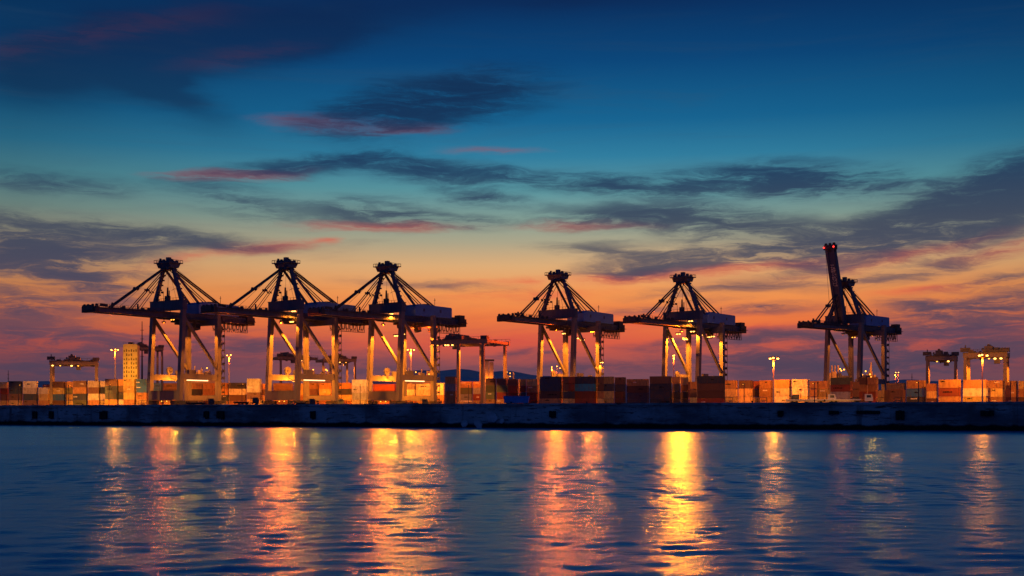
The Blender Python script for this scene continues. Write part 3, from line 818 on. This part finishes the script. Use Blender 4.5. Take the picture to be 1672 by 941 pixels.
for zone, stacks in ZONES:
    order = sorted(range(len(stacks)), key=lambda k: stacks[k][0])
    for rank, k in enumerate(order):
        st = stacks[k]; x0, x1, ytop, code = st[:4]; n = len(code)
        s = F / st[4] if len(st) > 4 else (HY - ytop) / (DECK - EYE + LEVEL * n)
        d = F / s; az = math.atan(((x0 + x1) / 2 - 836) / F)
        wm = (x1 - x0) / s * math.cos(az)
        for lv in range(n):
            cc = code[n - 1 - lv]
            names = {1: ['only'], 2: ['bottom', 'top'], 3: ['bottom', 'middle', 'top'], 4: ['bottom', 'second lowest', 'second highest', 'top']}[n]
            lab = '%s container, %s in %s stack from left, %s' % (COLS[cc][1], names[lv], ORD[rank], zone)
            z = DECK + lv * LEVEL
            if wm < 3.3:
                rz = -PI / 2 + R(7) - az + R(random.uniform(-.6, .6)); size = 20
                ctr = at((x0 + x1) / 2, d + 3.05, z)
                container(ctr, rz, 20, 1.0, cc, lab)
            else:
                psi = R(17); rz = -(psi + az) + R(random.uniform(-.5, .5))
                L = max((wm - 2.44 * math.sin(psi)) / math.cos(psi), 3.0)
                size = 20 if L < 8.6 else 40
                ctr = at((x0 + x1) / 2, d + 1.3, z); ctr.x += random.uniform(-.06, .06)
                container(ctr, rz, size, L / CL[size], cc, lab)

# ------------------------------------------------------------------ yellow tower and far structures
def tower():
    d = 700; A = at(201, d); w = 22.5 / F * d; h = zat(562, d) - DECK
    t = empty('tower_building', A, R(8), 'tall yellow lit tower with rows of small windows at left', 'tower')
    MB().prism([(0, 0), (w, 0), (w, h - .6), (w - .6, h), (.6, h), (0, h - .6)], 0, 8).build('wall', M['tower'], t)
    nz = 13
    for r in range(nz):
        for c in range(6):
            if random.random() < .8:
                x = w * (c + .5) / 6; z = 3 + r * (h - 5) / nz
                MB().box(x - .36, x + .36, -.04, .06, z, z + 1.0 + .5 * (c % 2)).build('window', M['window'], t)
    m = MB()
    for k in range(6): m.bar((w * k / 5, .1, h), (w * k / 5, .1, h + 1.1), .1)
    m.bar((0, .1, h + 1.1), (w, .1, h + 1.1), .1).box(w * .3, w * .6, 3, 6, h, h + 1.2)
    m.build('roof_rail', M['steel'], t)
    for k in range(3):
        m = MB().tube((w * (.3 + .25 * k) + 6, 9, h - 14), (w * (.3 + .25 * k) + 6, 9, h + 10 - k * 3), .16, .08, 6)
        for j in range(4): m.bar((w * (.3 + .25 * k) + 5.2, 9, h + 1 + j * 2 - k), (w * (.3 + .25 * k) + 6.8, 9, h + 1 + j * 2 - k), .12)
    lamp_light((w / 2 + 1, -15, 20), 9000 * KE, t, col=(1, .42, .03), spot=(120, (0, 1, .05)))
    return t
tower()
def radio(px, d, ytop, label):
    h = zat(ytop, d) - DECK
    t = empty('radio_mast', at(px, d), 0, label, 'radio mast')
    MB().tube((0, 0, 0), (0, 0, h), .9, .25, 6).build('pole', M['steel'], t)
    m = MB()
    for k in range(4): m.bar((-1.4, 0, h * (.6 + .1 * k)), (1.4, 0, h * (.6 + .1 * k)), .3)
    m.build('antenna', M['steel'], t)
radio(13.5, 1500, 605, 'thin dark radio mast far behind the leftmost containers')
radio(232, 900, 525, 'thin lattice radio mast above the far gantry beside the leftmost crane')
radio(1654 - 165, 1400, 610, 'thin far radio mast between the raised boom crane and right gantries')
def plantb(px0, px1, ytop, d, label, e):
    A = at(px0, d); w = (px1 - px0) / F * d; h = zat(ytop, d) - DECK
    t = empty('plant_building', A, 0, label, 'industrial plant', None)
    random.seed(int(px0)); m = MB(); 
    m.box(0, w, 0, 10, 0, h * .72); m.build('wall', M['plant'], t)
    m = MB(); x = 0
    while x < w:
        ww = random.uniform(.8, 2.4); hh = random.uniform(.05, .28) * h
        m.box(x, min(x + ww, w), random.uniform(.5, 3), random.uniform(4, 8), h * .722, h * .722 + hh); x += ww + random.uniform(0, .8)
    m.build('roof_unit', M['plant'], t)
    m = MB()
    for k in range(3):
        x = w * random.uniform(.1, .9); m.tube((x, 4, h * .72), (x, 4, h * random.uniform(1.0, 1.15)), .5, .4, 8)
    m.build('chimney', M['plant'], t)
    m = MB()
    for k in range(5):
        x = w * random.uniform(.05, .95); m.ball((x, -.5, h * random.uniform(.75, 1.05)), .4, 6, 4)
    m.build('lamp', M['lamp_dim'], t)
    if e: lamp_light((w / 2, -9, h * 1.2), e * 1000 * KE, t)
plantb(1356, 1382, 604, 690, 'orange lit plant roofs seen between the legs of the raised boom crane', 5)
plantb(1404, 1432, 600, 690, 'orange lit plant heap behind the near leg of the raised boom crane', 6)
plantb(822, 840, 610, 900, 'small far lit plant above the containers left of the fourth crane', 3)
plantb(300, 352, 604, 720, 'low lit plant roofs behind the portal of the leftmost crane', 6)
plantb(500, 540, 603, 720, 'low lit plant roofs behind the portal of the second crane', 6)
plantb(660, 712, 604, 740, 'lit plant and silos behind the portal of the third crane', 7)
def silo(px, d, ytop, label):
    h = zat(ytop, d) - DECK
    t = empty('silo_tower', at(px, d), 0, label, 'silo')
    MB().box(-1.2, 1.2, -.4, 2, 0, h).box(1.5, 4.4, 0, 2.5, 0, h - .6).build('shaft', M['plant'], t)
    MB().box(-1.6, 4.9, -.8, 3, h, h + 1.2).build('roof', M['gantry_dark'], t)
    lamp_light((1, -4, h * .6), 2500 * KE, t)
silo(795, 820, 590, 'slender lit tower right of the big yard gantry')

# blue tub on the quay edge
xx = wall_x(836); p = WL + WD * xx + nrm * 3.2; dd = p.y; sc = dd / F
t = empty('waste_skip', (p.x, p.y, DECK), -R(2), 'blue open steel tub standing on the quay edge', 'skip')
w2 = 21.3 * sc; h = zat(647.5, dd) - DECK
m = MB().prism([(-w2 * .93, .15), (w2 * .9, .15), (w2, h), (-w2, h)], -1.2, 1.2).box(-w2 - .06, w2 + .06, -1.28, 1.28, h, h + .1)
for k in range(7):
    x = -w2 * .85 + k * w2 * .27; m.box(x - .07, x + .07, -1.27, -1.19, .2, h - .02)
m.build('body', M['tub'], t)
MB().box(-w2 * .8, -w2 * .6, -1, 1, 0, .15).box(w2 * .6, w2 * .8, -1, 1, 0, .15).build('foot', M['rubber'], t)

# ------------------------------------------------------------------ yard trucks and trailers
def truck(px, d, label, mat, length=12, flip=1, trailer=True):
    t = empty('yard_truck', at(px, d), -math.atan((px - 836) / F) + (0 if flip > 0 else PI), label, 'yard truck', 'yard trucks on the quay')
    m = MB().prism([(0, .9), (2.5, .9), (2.5, 2.0), (2.1, 3.1), (0, 3.1)], -1.2, 1.2); cb = m.build('cab', M[mat], t)
    MB().prism([(2.36, 2.1), (2.52, 2.1), (2.16, 2.95), (2.0, 2.95)], -1.0, 1.0).box(.6, 1.9, -1.23, -1.2, 2.0, 2.8).box(.6, 1.9, 1.2, 1.23, 2.0, 2.8).build('cab_window', M['glassy'], cb)
    MB().box(-3.2, 2.3, -.5, .5, .75, 1.05).tube((-.5, -.9, 1), (-.5, -.9, 3.6), .1).build('chassis', M['steel'], t)
    xs = [1.5, -2.2]
    if trailer:
        m = MB().box(-length - 1, -1.2, -1.15, 1.15, 1.2, 1.5)
        for k in range(6): m.box(-length - 1 + k * (length - .4) / 5, -length - .7 + k * (length - .4) / 5, -1.2, 1.2, 1.5, 1.62)
        m.box(-length - .9, -1.4, -.5, -.3, .8, 1.2).box(-length - .9, -1.4, .3, .5, .8, 1.2)
        m.build('trailer_bed', M[mat], t); xs += [-length + 1, -length + 2.3]
    for x in xs:
        m = MB().tube((x, -1.2, .5), (x, -.75, .5), .5, n=12).tube((x, .75, .5), (x, 1.2, .5), .5, n=12).tube((x, -.8, .5), (x, .8, .5), .1); m.build('wheel', M['rubber'], t)
    return t
truck(689, 520, 'dark yard truck parked between the right legs of the third crane', 'truck', 9)
truck(552, 520, 'dark yard tractor left of the third crane, seen before pale containers', 'truck', 8, trailer=False)
truck(1305, 392, 'dark yard tractor with a long low flatbed right of the slim mast', 'truck', 12, flip=-1)
truck(1352, 388, 'pale yard truck hauling an empty flatbed beside the grey container stack', 'truck_white', 12)
truck(1412, 384, 'white yard truck with white flatbed below the raised boom crane', 'truck_white', 11)
truck(340, 505, 'dark yard truck under the portal of the leftmost crane', 'truck', 8)
truck(505, 512, 'dark yard truck under the portal of the second crane', 'truck', 7)
truck(412, 470, 'pale yard truck by the brown containers between the two leftmost cranes', 'truck', 6)

def cage(px, d, label):
    t = empty('lashing_cage', at(px, d), -.2, label, 'gear cage', 'lashing gear cages on the quay')
    m = MB().box(-1.2, 1.2, -1.2, 1.2, .1, .25)
    for x in (-1.15, 1.15):
        for y in (-1.15, 1.15): m.bar((x, y, 0), (x, y, 2.3), .14)
    for z in (1.2, 2.25):
        for s_ in (-1.15, 1.15): m.bar((-1.15, s_, z), (1.15, s_, z), .12).bar((s_, -1.15, z), (s_, 1.15, z), .12)
    m.build('frame', M['steel'], t)
    g_ = MB()
    for k in range(6): g_.bar((-.9 + k * .35, -.9, .3), (-.7 + k * .3, .9, random.uniform(.6, 1.5)), .22)
    g_.build('lashing_rods', M['gantry'], t)
for px, d, lab in ((233, 500, 'open gear cage left of the leftmost crane'), (320, 515, 'open gear cage under the portal of the leftmost crane'), (366, 505, 'open gear cage right of the leftmost crane'),
                   (424, 500, 'open gear cage left of the second crane'), (478, 505, 'open gear cage between the front legs of the second crane'), (560, 500, 'open gear cage right of the second crane'),
                   (592, 505, 'open gear cage left of the third crane'), (667, 505, 'open gear cage between the right legs of the third crane'), (716, 500, 'open gear cage right of the third crane'),
                   (1190, 400, 'open gear cage right of the tall dark stack'), (1246, 398, 'open gear cage left of the slim mast'), (1466, 395, 'open gear cage before the two brown containers')):
    cage(px, d, lab)

# added fill lamps on low posts, put in to light the fronts of the stacks
def post(px, d, h, label, e, yoff=0):
    t = empty('added_fill_post', at(px, d), 0, label, 'added fill lamp', 'added fill lights along the quay')
    MB().tube((0, 0, 0), (0, 0, h), .14, .1, 8).tube((0, 0, h), (0, 1.1, h + .15), .08, .08, 6).build('pole', M['steel'], t)
    f = MB().box(-.3, .3, .7, 1.5, h + .1, h + .28).build('lamp_head', M['steel'], t)
    MB().box(-.22, .22, .8, 1.4, h + .05, h + .1).build('lens', M['lamp_dim'], f)
    lamp_light((0, 1.3, h - .4), e * (4200 if px < 800 else 1900) * KE, t, .3, spot=(72, (0, 1, -.42)), col=(1, .32, .022))
for px, d, e, lab in ((30, 500, 10, 'added fill lamp post before the leftmost container stacks'), (112, 500, 10, 'added fill lamp post before containers under the left yard gantry'),
                      (178, 492, 10, 'added fill lamp post before the dark stack left of the leftmost crane'), (395, 485, 10, 'added fill lamp post between the two leftmost cranes'),
                      (588, 495, 9, 'added fill lamp post between the second and third cranes'), (765, 485, 4, 'added fill lamp post before containers under the big yard gantry'),
                      (1215, 356, 5, 'added fill lamp post right of the tall dark container stack'), (1330, 345, 6, 'added fill lamp post before cream containers right of the slim mast'),
                      (1500, 335, 4, 'added fill lamp post left of the right yard gantries'), (1650, 325, 5, 'added fill lamp post at the right end before brown containers')):
    post(px, d, 8.5 if px < 1000 else 5.5, lab, e)

# ------------------------------------------------------------------ sky
def AE(px, py):
    az = math.atan((px - 836) / F); el = math.atan((HY - py) / F * math.cos(az))
    return math.degrees(az), math.degrees(el)
def lin(c):
    return tuple(((v / 255) / 12.92 if v / 255 <= .04045 else ((v / 255 + .055) / 1.055) ** 2.4) for v in c)
world = bpy.data.worlds.new('World'); S.world = world; world.use_nodes = True
wn = world.node_tree.nodes; wl = world.node_tree.links; wn.clear()
def N(t, **kw):
    n = wn.new(t)
    for k, v in kw.items(): setattr(n, k, v)
    return n
def setin(n, i, v):
    if hasattr(v, 'is_output') or isinstance(v, bpy.types.NodeSocket): wl.new(v, n.inputs[i])
    else: n.inputs[i].default_value = v
def MA(op, a, b=None, c=None, clamp=False):
    n = N('ShaderNodeMath', operation=op, use_clamp=clamp); setin(n, 0, a)
    if b is not None: setin(n, 1, b)
    if c is not None: setin(n, 2, c)
    return n.outputs[0]
def SMO(v, a, b, lo=0., hi=1.):
    n = N('ShaderNodeMapRange', interpolation_type='SMOOTHSTEP'); setin(n, 'Value', v)
    n.inputs['From Min'].default_value = a; n.inputs['From Max'].default_value = b; n.inputs['To Min'].default_value = lo; n.inputs['To Max'].default_value = hi
    return n.outputs[0]
def MIX(f, a, b, blend='MIX'):
    n = N('ShaderNodeMix', data_type='RGBA', blend_type=blend); setin(n, 'Factor', f)
    for k, v in (('A', a), ('B', b)):
        if isinstance(v, tuple): n.inputs[k].default_value = (*v[:3], 1)
        else: wl.new(v, n.inputs[k])
    return n.outputs['Result']
def RAMP(v, stops):
    n = N('ShaderNodeValToRGB'); setin(n, 0, v); e = n.color_ramp.elements
    while len(e) < len(stops): e.new(.5)
    for k, (p, c) in enumerate(stops): e[k].position = p; e[k].color = (*lin(c), 1)
    return n.outputs[0]
def NOI(vec, scale, detail, rough, loc=(0, 0, 0), sc=(1, 1, 1), rot=0, dist=0.):
    mp = N('ShaderNodeMapping'); wl.new(vec, mp.inputs[0]); mp.inputs['Location'].default_value = loc; mp.inputs['Scale'].default_value = sc
    mp.inputs['Rotation'].default_value = (0, 0, R(rot))
    t = N('ShaderNodeTexNoise'); wl.new(mp.outputs[0], t.inputs['Vector']); t.inputs['Scale'].default_value = scale; t.inputs['Detail'].default_value = detail
    t.inputs['Roughness'].default_value = rough; t.inputs['Distortion'].default_value = dist
    return t
tc = N('ShaderNodeTexCoord'); sx = N('ShaderNodeSeparateXYZ'); wl.new(tc.outputs['Generated'], sx.inputs[0])
DEG = 180 / PI
az = MA('MULTIPLY', MA('ARCTAN2', sx.outputs[0], sx.outputs[1]), DEG)
el = MA('MULTIPLY', MA('ARCSINE', sx.outputs[2]), DEG)
cv = N('ShaderNodeCombineXYZ'); wl.new(az, cv.inputs[0]); wl.new(el, cv.inputs[1])
P = cv.outputs[0]
# wind-drawn warp
wA = NOI(P, .22, 3, .5, (3, 7, 0), (.45, 1.6, 1), -4); wB = NOI(P, .9, 4, .6, (1, 2, 5), (.35, 1.5, 1), -4)
def centred(n, kx, ky):
    v = N('ShaderNodeVectorMath', operation='SUBTRACT'); wl.new(n.outputs['Color'], v.inputs[0]); v.inputs[1].default_value = (.5, .5, .5)
    u = N('ShaderNodeVectorMath', operation='MULTIPLY'); wl.new(v.outputs[0], u.inputs[0]); u.inputs[1].default_value = (kx, ky, 0); return u.outputs[0]
def VADD(a, b):
    v = N('ShaderNodeVectorMath', operation='ADD'); wl.new(a, v.inputs[0]); wl.new(b, v.inputs[1]); return v.outputs[0]
PW = VADD(VADD(P, centred(wA, 3.0, .8)), centred(wB, 2.4, .7))
fib = NOI(PW, .55, 8, .62, (0, 0, 2), (.28, 2.0, 1), -5).outputs['Fac']
fib3 = NOI(PW, 1.3, 10, .68, (4, 8, 1), (.26, 1.9, 1), -6, .5).outputs['Fac']
fib2 = NOI(P, .35, 7, .6, (9, 1, 4), (.22, 2.2, 1), -7, .6).outputs['Fac']
def blobs(vec, lst):
    acc = None
    for (px, py, a, b, rot, wt) in lst:
        x, y = AE(px, py); k = math.degrees(1 / F)
        mp = N('ShaderNodeMapping', vector_type='TEXTURE'); wl.new(vec, mp.inputs[0])
        mp.inputs['Location'].default_value = (x, y, 0); mp.inputs['Rotation'].default_value = (0, 0, R(rot)); mp.inputs['Scale'].default_value = (a * k, b * k, 1)
        gr = N('ShaderNodeTexGradient', gradient_type='QUADRATIC_SPHERE'); wl.new(mp.outputs[0], gr.inputs[0])
        acc = MA('MULTIPLY_ADD', gr.outputs['Fac'], wt * 2.0, acc if acc is not None else 0.0)
    return acc
DARK = [
 (705, 172, 260, 62, 11, 1.9), (640, 192, 190, 40, 8, .8), (470, 274, 260, 26, 8, 1.0), (580, 262, 120, 16, 6, .8), (690, 279, 190, 32, -3, 1.1), (850, 297, 260, 24, -3, .8),
 (1010, 305, 240, 26, -4, .9), (1160, 298, 190, 36, 2, 1.0), (1315, 292, 190, 46, -3, 2.2), (1450, 306, 190, 22, -2, .8), (610, 347, 190, 40, 0, .9),
 (785, 323, 120, 22, -6, .8), (720, 358, 190, 20, -2, .8), (1040, 352, 260, 34, 0, 1.2), (1190, 368, 260, 46, -6, 1.2), (1340, 385, 330, 34, 4, 1.0),
 (1500, 366, 340, 60, 15, 2.1), (1640, 325, 200, 90, 18, 2.4), (1240, 412, 330, 30, 3, 1.0), (1010, 408, 170, 24, -4, .7), (1070, 436, 210, 28, 3, 1.0),
 (60, 408, 270, 80, -4, 2.0), (130, 452, 150, 46, -30, 1.1), (240, 383, 260, 26, -4, .9), (330, 402, 230, 20, 0, .7), (40, 498, 200, 44, 0, 1.0),
 (190, 562, 260, 36, 2, 1.0), (420, 565, 200, 44, 2, .8), (1590, 504, 290, 38, 9, 1.4), (1485, 500, 100, 22, -3, .9), (1590, 537, 260, 26, 6, 1.2), (1570, 575, 420, 46, 3, 1.3),
 (1285, 548, 140, 22, 3, .9), (1340, 551, 130, 14, 0, .7), (1220, 552, 90, 14, 4, .7), (1250, 582, 330, 46, 0, .8), (832, 574, 90, 12, 8, .6), (900, 578, 80, 10, 4, .5),
 (1090, 500, 160, 16, 4, .5), (1250, 505, 120, 14, 3, .6), (1180, 470, 220, 16, 4, .5), (1400, 595, 380, 40, 0, .8), (700, 470, 200, 14, -2, .4), (1480, 440, 240, 22, 8, .7), (1620, 455, 160, 20, 6, .6), (40, 545, 220, 40, 0, .8), (130, 600, 320, 40, 0, .8), (390, 330, 190, 44, -12, .5), (80, 300, 220, 30, -3, .5), (1090, 560, 130, 16, 5, .6), (560, 600, 300, 40, 0, .5), (950, 600, 350, 30, 0, .5),
]
RED = [
 (570, 208, 200, 20, -3, 1.0), (665, 215, 130, 15, 2, .9), (360, 287, 150, 15, 2, 1.2), (430, 284, 110, 13, 6, .8), (625, 369, 210, 13, 2, 1.2), (430, 405, 140, 15, 5, .9),
 (960, 368, 200, 12, -1, .7), (1000, 452, 330, 15, 3, 1.3), (1250, 432, 300, 16, 5, 1.1), (1480, 412, 260, 14, 10, .9), (120, 62, 340, 36, 14, .32), (400, 92, 170, 24, 12, .3), (250, 40, 260, 26, 10, .2),
 (530, 396, 40, 10, 0, .7), (1640, 404, 180, 20, 8, .6), (300, 425, 150, 14, 10, .4), (880, 480, 260, 14, 3, .5), (1060, 520, 260, 20, 2, .5), (850, 556, 330, 30, 2, .8), (1230, 540, 220, 14, 4, .6),
 (1560, 545, 240, 10, 5, .8), (1500, 470, 160, 12, 4, .5), (540, 200, 40, 8, 0, .5), (820, 250, 120, 10, 0, .4)
]
clear = RAMP(MA('DIVIDE', el, 45.0), [
 (0 / 45, (72, 62, 88)), (1.2 / 45, (100, 74, 92)), (2.1 / 45, (146, 76, 82)), (3.2 / 45, (214, 90, 66)), (4.4 / 45, (240, 122, 62)), (5.6 / 45, (242, 152, 82)), (6.8 / 45, (222, 172, 118)),
 (7.9 / 45, (172, 164, 136)), (9.0 / 45, (128, 156, 146)), (10.3 / 45, (86, 148, 158)), (11.8 / 45, (44, 124, 158)), (13.4 / 45, (14, 98, 144)), (16 / 45, (0, 68, 120)), (18.6 / 45, (0, 44, 94)), (26 / 45, (0, 32, 78)), (1, (0, 22, 60))])
# the sky darkens away from the place where the sun went down
azo = MA('SUBTRACT', az, 3.0)
side = MA('MULTIPLY', azo, azo)
sidef = MA('MULTIPLY', MA('DIVIDE', side, 625.0, clamp=True), MA('MULTIPLY_ADD', SMO(el, 3, 12), .12, .30))
clear = MIX(sidef, clear, (0, .01, .03))
# thin veil of fibres everywhere
veil = MA('MULTIPLY', SMO(fib2, .48, .78), SMO(el, .5, 5, .55, .32))
veilc = RAMP(MA('DIVIDE', el, 20.0), [(0, (74, 62, 90)), (.18, (176, 74, 76)), (.3, (150, 92, 84)), (.42, (104, 100, 104)), (.55, (56, 92, 116)), (1, (10, 44, 86))])
col = MIX(veil, clear, veilc)
# red-lit cloud bellies
Dr = blobs(PW, RED)
def COVER(D, k, lo, hi, base):
    tex = MA('MULTIPLY_ADD', SMO(MA('MULTIPLY_ADD', fib3, .58, MA('MULTIPLY', fib, .42)), lo, hi), 1 - base, base)
    return MA('SUBTRACT', 1.0, MA('EXPONENT', MA('MULTIPLY', MA('MULTIPLY', D, tex), -k)))
redm = COVER(Dr, 1.7, .40, .60, .15)
redc = RAMP(MA('DIVIDE', el, 20.0), [(0, (120, 66, 80)), (.2, (222, 84, 68)), (.34, (226, 98, 72)), (.5, (170, 88, 84)), (.66, (118, 74, 92)), (1, (52, 34, 66))])
col = MIX(MA('MULTIPLY', redm, .85), col, redc)
# dark cloud bodies
Dd = blobs(PW, DARK)
darkm = COVER(Dd, 2.2, .39, .61, .10)
darkc = RAMP(MA('DIVIDE', el, 20.0), [(0, (66, 60, 86)), (.16, (66, 62, 88)), (.3, (46, 60, 90)), (.42, (54, 64, 88)), (.55, (24, 52, 88)), (.7, (10, 42, 80)), (1, (0, 26, 64))])
col = MIX(MA('MULTIPLY', darkm, .93), col, darkc)
# dark upper veil at left
Du = blobs(PW, [(300, 60, 460, 110, 10, 1.0), (270, 130, 220, 80, -30, .8), (520, 60, 340, 70, 12, .7), (60, 120, 300, 120, 0, .7), (900, 0, 700, 60, 0, .4)])
col = MIX(MA('MULTIPLY', SMO(Du, 0.0, 1.2), .6), col, lin((6, 26, 66)))
# behind the camera: the dull blue side of the sky
aab = MA('ABSOLUTE', az)
rear = RAMP(MA('DIVIDE', el, 90.0), [(0, (70, 72, 108)), (.08, (48, 70, 122)), (.25, (20, 62, 124)), (.6, (8, 48, 108)), (1, (4, 34, 86))])
col = MIX(SMO(aab, 45, 110), col, rear)
bg = N('ShaderNodeBackground'); wl.new(col, bg.inputs[0]); bg.inputs[1].default_value = 1.0
sky = N('ShaderNodeTexSky', sky_type='NISHITA'); sky.sun_disc = False; sky.sun_elevation = R(-4); sky.sun_rotation = R(3)
bg2 = N('ShaderNodeBackground'); wl.new(sky.outputs[0], bg2.inputs[0]); bg2.inputs[1].default_value = .05
ad = N('ShaderNodeAddShader'); wl.new(bg.outputs[0], ad.inputs[0]); wl.new(bg2.outputs[0], ad.inputs[1])
out = N('ShaderNodeOutputWorld'); wl.new(ad.outputs[0], out.inputs[0])
world.cycles.sampling_method = 'MANUAL'; world.cycles.sample_map_resolution = 1024

# ------------------------------------------------------------------ evening haze
HAZE = 0
if HAZE:
    hz = MB().box(-8200, 8200, -500, 10500, -1.2, 1500).build('haze', None)
    hm = bpy.data.materials.new('evening_haze'); hm.use_nodes = True; hn = hm.node_tree.nodes; hl = hm.node_tree.links; hn.clear()
    vo = hn.new('ShaderNodeVolumePrincipled'); vo.inputs['Color'].default_value = (.9, .9, .95, 1); vo.inputs['Density'].default_value = HAZE
    vo.inputs['Anisotropy'].default_value = .3
    ho = hn.new('ShaderNodeOutputMaterial'); hl.new(vo.outputs[0], ho.inputs['Volume'])
    hz.data.materials.clear(); hz.data.materials.append(hm)
    tag(hz, kind='stuff')

# ------------------------------------------------------------------ render settings
S.view_settings.view_transform = 'Standard'; S.view_settings.look = 'None'; S.view_settings.gamma = 1; S.view_settings.exposure = 0
S.view_settings.use_curve_mapping = False
S.render.engine = 'CYCLES'
S.cycles.use_denoising = True
S.cycles.max_bounces = 5; S.cycles.diffuse_bounces = 2; S.cycles.glossy_bounces = 3
S.cycles.sample_clamp_indirect = 8; S.cycles.volume_bounces = 0
print('containers', NC[0])
